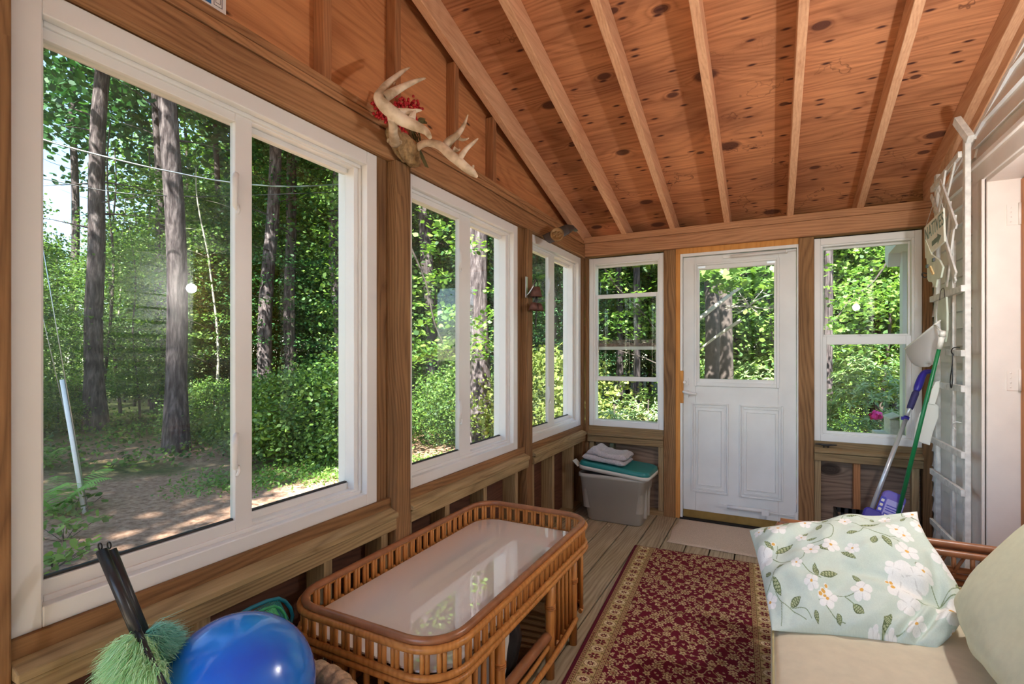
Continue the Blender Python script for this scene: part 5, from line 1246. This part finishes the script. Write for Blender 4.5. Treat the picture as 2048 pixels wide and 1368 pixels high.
# house beyond the porch
m_ = MB(); m_.box(XR+.13, 8, -10, 5.44, -.5, 4.6); hb = struct(m_.build('wall_house', M['siding']))
m_ = MB(); clap(m_, YE+.07, 5.36, -.35, 2.28, XR+.13, .10); m_.build('clapboards', M['siding'], hb)
m_ = MB(); m_.box(XR+.04, XR+.15, 5.36, 5.47, -.4, 2.25); m_.build('corner_board', M['white'], hb)
m_ = MB(); m_.prism([(XR-.05,YE+.3,2.35),(XR-.05,5.56,2.35),(XR-.05,5.56,2.16),(XR-.05,5.46,2.09),(XR-.05,5.40,2.20),(XR-.05,YE+.3,2.25)], (.25,0,0)); m_.build('eave_box', M['white'], hb)
m_ = MB(); m_.tube([(XR+.03,5.0,-.3),(XR+.03,5.0,2.2)], .02, 8); m_.build('downspout', M['white'], hb)
m_ = MB(); m_.box(.872,.935,5.1,5.35,.55,.78); m_.prism([(.866,5.09,.78),(.94,5.09,.81),(.94,5.36,.81),(.866,5.36,.78)], (0,0,.015)); m_.box(.79,.94,5.05,5.38,.56,.66)
tag(m_.build('garden_box', M['trellis'], None, bevel=.01), 'pale weathered box standing outside against the house corner', 'box')
# bark
m, t, b = new_mat('bark'); tc = N(t, 'ShaderNodeTexCoord'); mp_ = N(t, 'ShaderNodeMapping'); mp_.inputs['Scale'].default_value = (16, 16, 3.2); L(t, tc.outputs['Object'], mp_.inputs['Vector'])
nz = N(t, 'ShaderNodeTexNoise'); nz.inputs['Scale'].default_value = 1; nz.inputs['Detail'].default_value = 8; nz.inputs['Roughness'].default_value = .68; L(t, mp_.outputs[0], nz.inputs['Vector'])
L(t, ramp(t, nz.outputs[0], [(.33, srgb(42,35,36)), (.5, srgb(88,77,77)), (.68, srgb(138,124,122))]), b.inputs['Base Color']); b.inputs['Roughness'].default_value = .95; b.inputs['Specular IOR Level'].default_value = .1
bp = N(t, 'ShaderNodeBump'); bp.inputs['Strength'].default_value = 1.0; bp.inputs['Distance'].default_value = .05; L(t, nz.outputs[0], bp.inputs['Height']); L(t, bp.outputs[0], b.inputs['Normal']); M['bark'] = m
M['bark_pale'] = plain('pale bark', srgb(168,158,142), .9, noise=.25, nscale=14)
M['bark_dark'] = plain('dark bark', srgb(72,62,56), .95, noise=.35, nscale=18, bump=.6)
M['leaf'] = leaf_mat('woodland leaves', [srgb(58,88,42), srgb(82,118,52), srgb(108,142,60), srgb(134,162,72), srgb(70,102,56)], .42)
M['leaf_dark'] = leaf_mat('hemlock sprays', [srgb(44,84,50), srgb(60,104,58), srgb(82,126,66)], .32)
M['leaf_bright'] = leaf_mat('maple leaves', [srgb(96,150,48), srgb(126,178,56), srgb(160,200,70)], .5)
M['leaf_bright'] = leaf_mat('maple leaves', [srgb(88,126,56), srgb(112,148,66), srgb(142,172,84)], .45)
M['leaf_rhodo'] = leaf_mat('rhododendron leaves', [srgb(68,104,52), srgb(94,126,62), srgb(122,146,78), srgb(146,158,98)], .2, .2, .10)
M['leaf_hedge'] = leaf_mat('yellow green shrub leaves', [srgb(98,116,54), srgb(124,138,66), srgb(148,156,84)], .35, .2)

def leaf_quads(C, rng, per, spread, size, tilt=.9, aspect=.62, droop=.0, lobed=False):
    n = len(C)*per
    c = np.repeat(C, per, 0)+rng.standard_normal((n, 3))*np.array(spread)
    nrm = rng.standard_normal((n, 3))*tilt+np.array([0, 0, 1.0]); nrm /= np.linalg.norm(nrm, axis=1)[:, None]
    a = np.cross(nrm, rng.standard_normal((n, 3))); a /= np.linalg.norm(a, axis=1)[:, None]; b_ = np.cross(nrm, a)
    s = size*(.65+.7*rng.random(n))[:, None]
    if lobed:    # five-pointed maple outline
        pts = [(-.42,0),(-.30,.30),(-.08,.20),(.02,.52),(.18,.22),(.58,0),(.18,-.22),(.02,-.52),(-.08,-.20),(-.30,-.30)]
    else:        # simple pointed oval
        pts = [(-.5,0),(-.18,.5*aspect),(.16,.42*aspect),(.5,0),(.16,-.42*aspect),(-.18,-.5*aspect)]
    V = np.stack([c+a*s*p+b_*s*q-nrm*s*(droop*max(p, 0)+.35*abs(q)*droop) for p, q in pts], 1).reshape(-1, 3)
    m = len(pts); k = np.arange(n)*m; F = np.stack([k+i for i in range(m)], 1)
    return V, F
CROWN = {}
def crown(key, n, per, rad, z0, z1, spread, size, seed, prof, mat, tilt=.9, layers=0):
    rng = np.random.default_rng(seed)
    u = rng.random(n); 
    if layers: u = (np.floor(u*layers)+.5+rng.uniform(-.18, .18, n))/layers
    z = z0+(z1-z0)*u; r = rad*prof(u)*np.sqrt(rng.random(n))**.75; a = rng.random(n)*2*PI
    C = np.stack([r*np.cos(a), r*np.sin(a), z-.10*r], 1)
    V, F = leaf_quads(C, rng, per, spread, size, tilt)
    ob = mesh_np('foliage', V, F, mat); me = ob.data; bpy.data.objects.remove(ob); CROWN[key] = me
round_p = lambda u: np.sqrt(np.clip(1-(2*u-1)**2, .06, 1)); cone_p = lambda u: .25+.75*(1-u)**.8; egg_p = lambda u: np.clip(1.15*np.sin(PI*(.12+.8*u)), .15, 1)
for k in range(3): crown('under%d' % k, 250, 62, 2.3, .9, 7.2, (.34,.34,.10), .092, 10+k, egg_p, M['leaf'], .75)
for k in range(2): crown('hem%d' % k, 210, 70, 2.3, .8, 8.5, (.38,.38,.06), .075, 20+k, cone_p, M['leaf_dark'], .5, 16)
for k in range(2): crown('tall%d' % k, 420, 30, 3.9, 3.0, 19, (.55,.55,.22), .27, 30+k, egg_p, M['leaf'], .9)
crown('pine', 120, 40, 3.4, 8.5, 17, (.5,.5,.16), .26, 40, cone_p, M['leaf_dark'], .7)
for k in range(2): crown('shrub%d' % k, 150, 80, 1.05, .05, 1.25, (.17,.17,.10), .055, 50+k, round_p, M['leaf'], .9)
crown('hedge', 170, 40, 1.2, .05, 1.7, (.16,.16,.12), .075, 60, round_p, M['leaf_hedge'], 1.0)
crown('sap', 60, 34, 1.0, 1.6, 5.2, (.26,.26,.06), .08, 70, egg_p, M['leaf'], .6, 8)

crown('shade', 130, 50, 2.0, 6.8, 10.5, (.3,.3,.1), .12, 81, round_p, M['leaf'], .7)
crown('over', 130, 50, 1.35, 3.1, 6.0, (.24,.24,.08), .10, 80, round_p, M['leaf'], .7)
def whorls(key, n, rad, z0, z1, seed, leaf=.115, mat='leaf_rhodo'):
    rng = np.random.default_rng(seed); Vs, Fs = [], []
    for _ in range(n):
        th = rng.random()*2*PI; u = rng.random()**.7; ph = math.acos(u*.98); rr_ = rng.uniform(.72, 1.02)
        c = np.array([rad*math.sin(ph)*math.cos(th)*rr_, rad*math.sin(ph)*math.sin(th)*rr_, z0+(z1-z0)*math.cos(ph)*rr_])
        ax = np.array([math.sin(ph)*math.cos(th), math.sin(ph)*math.sin(th), math.cos(ph)+.5]); ax /= np.linalg.norm(ax)
        a = np.cross(ax, [.3,.5,.8]); a /= np.linalg.norm(a); b_ = np.cross(ax, a); m_ = rng.integers(6, 10)
        for k in range(m_):
            t_ = 2*PI*k/m_+rng.random()*.5; d = a*math.cos(t_)+b_*math.sin(t_); up = ax*rng.uniform(-.25, .55); e = d+up; e /= np.linalg.norm(e); sd = np.cross(e, ax); sd /= np.linalg.norm(sd)
            l = leaf*rng.uniform(.7, 1.25); w = l*.30
            base = len(Vs)
            Vs += [c+e*l*.08, c+e*l*.45+sd*w*.5, c+e*l-ax*l*.15, c+e*l*.45-sd*w*.5]; Fs.append((base, base+1, base+2, base+3))
    ob = mesh_np('foliage', Vs, Fs, M[mat]); CROWN[key] = ob.data; bpy.data.objects.remove(ob)
whorls('rho0', 560, .95, 0, 1.35, 3, .085); whorls('rho1', 620, 1.0, 0, 1.9, 4, .11)

def trunk_mesh(key, h, r0, r1, seed, bend=.15, flare=1.5, mat='bark', branches=0, bl=1.2, bz=(2, 6)):
    rng = random.Random(seed); mb = MB(); P, R = [], []
    for k in range(13):
        f = k/12; z = -.2+(h+.2)*f
        P.append((bend*mnoise.noise(Vector((seed*3.1, z*.25, 0))), bend*mnoise.noise(Vector((z*.25, seed*2.7, 4))), z))
        R.append((r0+(r1-r0)*f)*(1+(flare-1)*math.exp(-max(0, z+.1)/.28)))
    mb.tube(P, R, 14, sub=4)
    for _ in range(branches):
        z = rng.uniform(*bz); a = rng.uniform(0, 2*PI); l = bl*rng.uniform(.6, 1.2); c = Vector((0,0,z)); d = Vector((math.cos(a), math.sin(a), rng.uniform(-.1,.45)))
        mb.tube([c, c+d*l*.4, c+d*l*.8+Vector((0,0,-.05*l)), c+d*l*1.2+Vector((0,0,-.02))], [max(.008, r0*.16), .008, .005, .002], 6, sub=2)
    ob = mb.build('trunk', M[mat]); CROWN[key] = ob.data; bpy.data.objects.remove(ob)
trunk_mesh('t_pine', 17, .185, .09, 1, .25, 1.55, branches=10, bl=1.6, bz=(4.5, 10)); trunk_mesh('t_pine2', 17, .20, .10, 2, .3, 1.4, branches=12, bl=1.4, bz=(3, 10))
trunk_mesh('t_mid', 14, .12, .06, 3, .4, 1.3, branches=14, bl=1.2, bz=(2, 9), mat='bark_dark'); trunk_mesh('t_thin', 7.5, .045, .014, 4, .5, 1.2, branches=10, bl=1.1, bz=(1.2, 6.5), mat='bark_dark'); trunk_mesh('t_pale', 6.5, .04, .012, 5, .45, 1.1, branches=8, bl=.8, bz=(1.5, 6), mat='bark_pale')
trunk_mesh('t_stem', 1.2, .03, .01, 6, .1, 1.2, branches=9, bl=.7, bz=(.05, .9), mat='bark_dark')
me_ = CROWN['t_pine2'].copy(); me_.materials.clear(); me_.materials.append(M['bark_dark']); CROWN['t_shaded'] = me_  # trunks behind the door: their shade is put into the darker bark
def plant(name, label, cat, loc, trunk, foliage, s=1.0, sz=None, rot=0, group=None, tw=1.0):
    o = thing(name, label, cat, loc, group); o.rotation_euler = (0, 0, rot); o.scale = (s, s, sz or s)
    for key, nm, k in ((trunk, 'trunk', tw), (foliage, 'foliage', 1.0)):
        if key is None: continue
        c = bpy.data.objects.new(nm, CROWN[key]); COL.objects.link(c); c.parent = o; c.scale = (k, k, 1)
    return o
def gpos(px, py, z=GZ):
    p = onz(px, py, z); return p
BIG = []
def big(px, d, label, trunk='t_pine', foliage='pine', s=1.0, rot=0, lean=(0, 0), tw=1.0, name='pine_tree'):
    p = atd(px, d, GZ); o = plant(name, label, 'tree', p, trunk, foliage, s, None, rot, None, tw)
    o.rotation_euler = (lean[0], lean[1], rot); BIG.append((math.atan2(p.x, p.y), d, 1.0 if px > 1200 else .6)); return o
big(188, 11.6, 'tall pine trunk with flared base seen through the left part of the first window', 't_pine', s=1.0, rot=1.0, lean=(0, .015), tw=1.05)
big(347, 9.2, 'straight dark pine trunk beside the dirt drive in the first window', 't_pine2', s=1.0, rot=2.2, lean=(0, -.012), tw=.92)
big(318, 16, 'pale trunk half hidden behind the straight dark pine', 't_pine', s=1.0, rot=4, tw=.85)
big(431, 17, 'slim dark trunk just left of the meeting stile of the first window', 't_mid', 'under0', s=1.0, rot=.5)
big(150, 18, 'distant trunk left of the flared pine', 't_pine', s=1.0, rot=3, tw=.8)
big(534, 14, 'leaning grey trunk at the left of the second pane of the first window', 't_pine2', s=1.0, rot=5, lean=(0, -.03), tw=1.0)
big(583, 16, 'dark trunk between the leaning grey trunk and the shed', 't_pine', s=1.0, rot=2, tw=1.05)
big(672, 15, 'dark trunk in front of the old shed', 't_pine2', s=1.0, rot=.2, tw=.85)
big(962, 9, 'thick sun-dappled pine trunk filling the right pane of the second window', 't_pine', s=1.0, rot=1.7, tw=1.10)
big(1003, 14, 'slim dark trunk right of the thick dappled pine', 't_mid', 'hem0', s=1.0, rot=1.1, tw=.8)
big(855, 13, 'dim trunk behind the leaves in the left pane of the second window', 't_pine2', s=1.0, rot=.6, tw=.9)
big(1273, 12, 'grey pine trunk in the small window left of the storm door', 't_pine', s=1.0, rot=2.9, tw=.48)
big(1236, 14, 'paler trunk left of the grey pine behind the small window', 't_pine2', s=1.0, rot=.9, tw=.5)
big(1298, 18, 'thin distant trunk right of the grey pine behind the small window', 't_pine', s=1.0, rot=3.9, tw=.42)
big(1413, 8.5, 'dark upright trunk at the left of the storm door glass', 't_shaded', s=1.0, rot=.4, tw=.62)
big(1456, 9.5, 'mottled trunk in the middle of the storm door glass', 't_shaded', s=1.0, rot=4.4, tw=.68)
big(1656, 9, 'sunlit trunk at the left edge of the window right of the storm door', 't_pine', s=1.0, rot=5.1, tw=.42)
big(1747, 12, 'slender trunk behind the maple leaves in the window right of the storm door', 't_pine2', s=1.0, rot=.3, tw=.45)
for px, d, lb, tr_ in ((253, 15, 'pale thin sapling between the two big pines', 't_pale'), (208, 12.5, 'thin crooked sapling just right of the flared pine', 't_thin'), (236, 14, 'thin leaning sapling near the pale sapling', 't_thin'), (270, 17, 'far thin sapling right of the pale one', 't_thin'), (412, 13, 'bare sapling left of the meeting stile', 't_pale')):
    p = atd(px, d, GZ); plant('sapling', lb, 'sapling', p, tr_, 'sap', 1.0, None, px, None, 1.0)
plant('shade_maple', 'added slim maple behind the post left of the storm door, its crown shading the trunks', 'tree', (-1.20, 7.0, GZ), 't_thin', 'over', 1.0, None, .4, None, .8)  # added so that its crown shades the trunks behind the door glass
rng = random.Random(11)
placed = []
def ok(p, r):
    az_, d = math.atan2(p.x, p.y), math.hypot(p.x, p.y)
    for a, dd, k in BIG:
        if d < dd+.6 and abs(a-az_) < math.atan(r*k/d)+.02: return False
    return all((q-p).length > mind for q, mind in placed)
def scatter(n, dr, azr, s_r, kind, r, mind):
    c = 0; tries = 0
    while c < n and tries < 4000:
        tries += 1
        az_ = math.radians(rng.uniform(*azr)); d = rng.uniform(*dr); p = Vector((math.sin(az_)*d, math.cos(az_)*d, GZ))
        if p.x > -3.2 and p.y < 6.5: continue
        if p.x > .8 and p.y < 8: continue
        if -9.6 < p.x and p.y < 7.5 and math.degrees(az_) < -40: continue
        if not ok(p, r): continue
        placed.append((p, mind)); s = rng.uniform(*s_r)*(.60 if az_ < -1.08 else .8 if az_ < -.95 else 1); kind(p, s); c += 1
def k_under(p, s): plant('understory_tree', 'leafy young woodland tree with a thin trunk among the woods outside', 'tree', p, 't_thin', rng.choice(['under0','under1','under2']), s, None, rng.uniform(0, 6.3), 'young trees in the woods')
def k_hem(p, s): plant('hemlock_tree', 'dark green layered conifer among the woods outside', 'tree', p, 't_mid', rng.choice(['hem0','hem1']), s, None, rng.uniform(0, 6.3), 'layered conifers in the woods', .6)
def k_tall(p, s): plant('forest_tree', 'tall leafy forest tree in the distance outside', 'tree', p, 't_mid', rng.choice(['tall0','tall1']), s, None, rng.uniform(0, 6.3), 'distant forest trees', 1.2)
def k_shrub(p, s): plant('woodland_shrub', 'low leafy green shrub under the trees outside', 'shrub', p, 't_stem', rng.choice(['shrub0','shrub1']), s, None, rng.uniform(0, 6.3), 'low shrubs in the woods')
scatter(16, (10.5, 15), (-78, -40), (.85, 1.15), k_under, 2.0, 2.0)
scatter(8, (11, 17), (-80, -40), (.9, 1.2), k_hem, 2.0, 2.0)
scatter(16, (15, 24), (-82, -20), (1.0, 1.35), k_under, 1.2, 2.2)
scatter(10, (15, 26), (-82, -10), (1.0, 1.4), k_hem, 1.2, 2.2)
scatter(5, (8.5, 13), (-39, -20), (.6, .8), k_hem, 1.4, 1.6)
scatter(5, (8.5, 14), (-39, -18), (.6, .85), k_under, 1.4, 1.6)
scatter(11, (12, 19), (-20, 14), (.9, 1.25), k_under, 1.7, 1.7)
scatter(7, (12, 20), (-20, 14), (.9, 1.3), k_hem, 1.5, 1.8)
scatter(28, (24, 42), (-62, 16), (.85, 1.3), k_tall, .5, 2.8)
scatter(10, (26, 44), (-90, -62), (.5, .75), k_tall, .5, 2.8)
scatter(26, (9.8, 16), (-76, -20), (.7, 1.2), k_shrub, .8, 1.0)
scatter(14, (7.2, 13), (-18, 10), (.8, 1.3), k_shrub, .8, .9)
# shrubs the photo shows one by one
for px, py_d, s, lb, f in ((620, 8.6, 1.15, 'dense green bush beyond the drive in the right pane of the first window', 'shrub0'), (690, 8.9, 1.2, 'bush at the right edge of the first window', 'shrub1'), (545, 9.2, 1.0, 'bush at the left of the right pane of the first window', 'shrub1'),
                           (115, 11.5, .8, 'light green low bush left of the flared pine', 'shrub0'), (430, 10.5, .9, 'bush behind the straight dark pine', 'shrub0')):
    plant('woodland_shrub', lb, 'shrub', atd(px, py_d, GZ), 't_stem', f, s, None, px*.7, None)
for px, d, s, lb in ((1085, 8.6, 1.0, 'yellow green bush at the left of the third window'), (1140, 8.2, .95, 'yellow green bush at the right of the third window')):
    plant('garden_shrub', lb, 'shrub', atd(px, d, GZ), 't_stem', 'hedge', s, None, px*.7, None)
for px, d, s, sz, lb, f in ((1225, 6.3, .85, .95, 'sunlit rhododendron filling the foot of the small window', 'rho0'), (1300, 6.5, .8, .98, 'sunlit rhododendron between the small window and the door', 'rho0'), (1530, 6.9, .85, .92, 'rhododendron in the lower right of the storm door glass', 'rho1'),
                            (1440, 7.2, .75, .72, 'low rhododendron at the foot of the storm door glass', 'rho0'), (1680, 6.2, .72, .72, 'pale leaved rhododendron at the foot of the window right of the door', 'rho0'), (1745, 6.9, .8, .98, 'taller rhododendron behind the pale one right of the door', 'rho1')):
    plant('rhododendron', lb, 'shrub', atd(px, d, GZ), 't_stem', f, s, sz, px*.7, None)
fl_ = MB(); c = ony(1752, 832, 5.55); r_ = random.Random(2)
M['pink'] = plain('magenta petals', srgb(232,60,150), .6, noise=.2, nscale=40)
for k in range(60):
    a, b2 = r_.uniform(0, 6.3), r_.uniform(-.6, 1.2); d = Vector((math.cos(a)*math.cos(b2), math.sin(a)*math.cos(b2), math.sin(b2))); q = c+d*r_.uniform(.028,.045); sd = d.orthogonal().normalized()*.018; up = d.cross(sd).normalized()*.02
    fl_.add([q-sd, q+up, q+sd+d*.012, q-up], [(0,1,2,3)], True)
tag(fl_.build('rhododendron_flower', M['pink']), 'bright pink flower head on the rhododendron outside the right back window', 'flower')
# overhanging maple at the storm door and right window
rng_np = np.random.default_rng(8)
def bough(name, label, cs, n, per, spread, size, mat, stem):
    o = thing(name, label, 'branch', tuple(cs[0])); m_ = MB(); m_.tube(stem, [.02]+[.010]*(len(stem)-2)+[.004], 7, sub=3); m_.build('stem', M['bark_dark'], o)
    Cn = np.concatenate([np.array(c)[None]+rng_np.standard_normal((n, 3))*np.array(spread) for c in cs]); V, F = leaf_quads(Cn, rng_np, per, (.10,.10,.03), size*1.15, .45, .85, .25, 'maple' in name)
    mesh_np('leaves', V-np.array(cs[0]), F, mat, o); return o
P_ = lambda px, py, d: (lambda v: tuple(Vector((v.x*d, v.y*d, v.z*d+CAMH))))(ray(px, py))
bough('maple_bough', 'bright maple branch hanging across the top of the storm door glass', [P_(1430,556,6.2), P_(1480,562,6.4), P_(1530,556,6.3), P_(1400,548,6.5)], 9, 12, (.16,.25,.06), .095, M['leaf_bright'], [P_(1560,500,6.2), P_(1500,545,6.3), P_(1440,556,6.2), P_(1390,552,6.4)])
bough('maple_bough', 'maple branch with broad leaves across the right back window', [P_(1690,560,7), P_(1740,590,7.2), P_(1700,640,7), P_(1760,530,7.4), P_(1720,520,7.5)], 9, 16, (.25,.3,.18), .062, M['leaf_bright'], [P_(1800,480,7), P_(1750,560,7.1), P_(1700,600,7), P_(1665,650,7)])
bough('maple_bough', 'green branch across the small window left of the storm door', [P_(1215,560,7), P_(1300,640,7.4), P_(1230,640,7), P_(1270,590,7.4)], 8, 18, (.25,.3,.14), .055, M['leaf_bright'], [P_(1190,500,7), P_(1230,570,7.1), P_(1290,630,7.3), P_(1310,660,7)])
bough('beech_bough', 'pale green drooping spray in front of the thick dappled pine', [P_(985,640,7.2), P_(960,700,7.4), P_(1000,690,7.2)], 9, 16, (.22,.22,.10), .06, M['leaf_bright'], [P_(1040,560,7.2), P_(1000,640,7.2), P_(960,710,7.3)])
bough('beech_bough', 'layered leafy branch in the left pane of the second window', [P_(870,640,6.6), P_(840,560,6.8), P_(900,700,6.8), P_(850,700,6.6), P_(880,480,7)], 14, 20, (.30,.30,.10), .06, M['leaf'], [P_(800,450,6.6), P_(850,560,6.7), P_(870,650,6.6), P_(905,720,6.8)])
# dead branches seen through the door
for lb, pts, r in (('long grey fallen branch leaning across the storm door glass', [P_(1352,672,7.2), P_(1400,636,7.3), P_(1475,578,7.5), P_(1500,560,7.6)], [.035,.033,.028,.02]), ('shorter pale broken branch below the long one behind the door glass', [P_(1395,702,7.3), P_(1440,668,7.2), P_(1482,640,7.1)], [.012,.020,.024])):
    m_ = MB(); m_.tube(pts, r, 8, sub=4); tag(m_.build('fallen_branch', M['bark_pale']), lb, 'branch')
m_ = MB(); r_ = random.Random(6); c = Vector(P_(1498,612,7.0))
for e in ((1450,612),(1448,618),(1475,600),(1470,628),(1545,588),(1555,615),(1530,575),(1520,630),(1480,590)):
    q = Vector(P_(*e, 7.0+r_.uniform(-.2,.2))); m1 = c.lerp(q, .5)+Vector((0, r_.uniform(-.05,.05), r_.uniform(-.04,.04))); m_.tube([c, m1, q], [.010,.008,.004], 6, sub=3)
    for _ in range(3): f = r_.uniform(.3,.9); b0 = c.lerp(q, f); m_.tube([b0, b0+Vector((r_.uniform(-.16,.16), r_.uniform(-.1,.1), r_.uniform(-.10,.12)))], [.004,.0015], 5)
tag(m_.build('bare_branch', M['bark_pale']), 'bare white forked twigs behind the storm door glass', 'branch')
# old shed in the woods
sp0 = atd(648, 22, GZ); shed = thing('old_shed', 'small old shed with a dark gabled roof deep in the woods', 'shed', tuple(sp0))
fd = Vector((-sp0.x, -sp0.y, 0)).normalized(); rt = Vector((-fd.y, fd.x, 0))
def sq(u, w, z): return sp0+rt*u-fd*w+Vector((0,0,z))
M['shedw'] = plain('weathered shed boards', srgb(150,132,126), .9, noise=.3, nscale=6); M['shedr'] = plain('dark shed roof', srgb(62,48,42), .9, noise=.2)
m_ = MB(); m_.prism([sq(-1.0,0,0), sq(1.0,0,0), sq(1.0,0,1.35), sq(0,0,2.1), sq(-1.0,0,1.35)], -fd*2.2); m_.build('shed_walls', M['shedw'], shed)
m_ = MB()
for s in (-1, 1): m_.hexa([sq(s*1.2,-.25,1.22), sq(0,-.25,2.13), sq(0,2.4,2.13), sq(s*1.2,2.4,1.22), sq(s*1.2,-.25,1.32), sq(0,-.25,2.23), sq(0,2.4,2.23), sq(s*1.2,2.4,1.32)])
m_.build('shed_roof', M['shedr'], shed)
m_ = MB(); m_.prism([sq(-.35,-.02,0), sq(.35,-.02,0), sq(.35,-.02,1.3), sq(-.35,-.02,1.3)], fd*.02); m_.build('shed_door', M['shedr'], shed)
# guy wire, overhead cables
gw = thing('guy_wire', 'guy wire with a long pale plastic guard beside the drive', 'wire', tuple(onz(170,1032,GZ)))
g0 = onz(170,1032,GZ); g1 = Vector(P_(124,760,5.75)); d = (g1-g0)
m_ = MB(); m_.tube([g0, g0+d*.5, g1], .022, 10); M['guard'] = plain('pale plastic guard', srgb(240,238,234), .35); m_.build('guard', M['guard'], gw)
m_ = MB(); m_.tube([g0+Vector((.03,.02,0)), g0+d*4.5+Vector((.03,.02,0))], .005, 6); m_.tube([g0+d*.4, g0+d*.4+d*3.2+Vector((-.35,-.1,0))], .004, 6); m_.build('wire', M['steel'], gw)
for lb, pts, r in (('upper service cable sagging across the first window', [P_(-60,225,7.5), P_(95,282,7.8), P_(245,322,8.1), P_(345,344,8.4), P_(470,366,9), P_(600,373,10), P_(760,362,12)], .013), ('thin dark wire below the service cable', [P_(-40,330,8), P_(200,380,8.6), P_(345,392,9.0), P_(520,390,10), P_(760,380,12)], .007)):
    m_ = MB(); m_.tube(pts, r, 6, sub=3); tag(m_.build('overhead_cable', M['steel'] if r > .01 else M['black']), lb, 'cable')
# fern and small plants
M['fern'] = leaf_mat('fern green', [srgb(140,190,88), srgb(160,206,104), srgb(178,214,120)], .4, .1)
def fern(loc, label, n, ln, seed, mat='fern'):
    r_ = random.Random(seed); o = thing('fern', label, 'fern', tuple(loc)); 
    for k in range(n):
        a = 2*PI*k/n+r_.uniform(-.2,.2); l = ln*r_.uniform(.75,1.15); m_ = MB(); d = Vector((math.cos(a), math.sin(a), 0)); sd = Vector((-d.y, d.x, 0)); pv = None
        for j in range(22):
            f = j/21; p = Vector(loc)+d*l*(.72*f)+Vector((0,0,l*(1.35*f-.85*f*f)+.02)); w = l*.20*math.sin(PI*min(1,.12+.88*f))**.8+.004
            for s in (-1, 1):
                q = p+sd*s*w+d*w*.35-Vector((0,0,w*.25)); e = d*l*.020
                m_.add([p-e, p+e, q+e*.3, q-e*.3], [(0,1,2,3)])
        m_.build('frond', M[mat], o)
    return o
fern(onz(112,1035,GZ), 'bright green fern at the lower left outside the first window', 12, .72, 1)
fern(onz(96,935,GZ), 'smaller fern behind the bright one outside the first window', 9, .5, 2)
for px, py, lb in ((128,1085,'small leafy weed outside below the fern'), (150,1035,'small leafy weed at the foot of the guy wire'), (105,1140,'small leafy weed near the sill of the first window')):
    p = onz(px, py, GZ); o = thing('weed', lb, 'weed', tuple(p)); Cn = np.array(p)[None]+rng_np.standard_normal((14,3))*np.array([.13,.13,.07])+np.array([0,0,.14]); V, F = leaf_quads(Cn, rng_np, 5, (.05,.05,.03), .075, .6, .7); mesh_np('leaves', V-np.array(p), F, M['leaf_bright'], o)
    m_ = MB()
    for c in Cn[:8]: m_.tube([p, Vector(c)], .003, 5)
    m_.build('stems', M['bark_dark'], o)
# low plants and fallen twigs over the forest floor
n = 800; aa = np.radians(rng_np.uniform(-80, -18, n)); dd = rng_np.uniform(9.6, 18, n); Cn = np.stack([np.sin(aa)*dd, np.cos(aa)*dd, np.full(n, GZ+.10)], 1)
V, F = leaf_quads(Cn, rng_np, 14, (.22,.22,.07), .075, .7, .7); tag(mesh_np('ground_cover', V, F, M['leaf']), 'low green plants spreading over the forest floor', 'plants', None, 'stuff')
n = 160; aa = np.radians(rng_np.uniform(-60, -30, n)); dd = rng_np.uniform(7.3, 8.6, n); Cn = np.stack([np.sin(aa)*dd, np.cos(aa)*dd, np.full(n, GZ+.05)], 1)
V, F = leaf_quads(Cn, rng_np, 40, (.20,.20,.025), .05, .8, .5); tag(mesh_np('grass_edge', V, F, M['leaf_bright']), 'fringe of grass and weeds along the far edge of the drive', 'grass', None, 'stuff')
# trees behind the viewpoint whose shadows cross the drive
for k, (x, y, f) in enumerate(((-7.6,-5.5,'pine'), (-4.6,-8.0,'pine'), (-5.6,-3.4,None), (-9.0,-8.2,'pine'), (-3.9,-5.2,None), (-11.5,-3.6,'pine'), (-6.6,-10.5,'pine'), (-5.2,-6.4,None), (-6.9,-2.8,None), (-9.8,-4.6,None), (-13,-8.5,'pine'))):
    plant('forest_tree', 'tree beside the drive behind the viewpoint', 'tree', (x, y, GZ), 't_pine', f, .9, None, k, 'trees behind the viewpoint')
plant('forest_tree', 'added leafy tree shading the bushes, out of sight left of the first window', 'tree', (-6.3, -.9, GZ), 't_pine', 'shade', 1.0, None, .7, None, .8)  # unseen tree added to shade the bushes beyond the drive
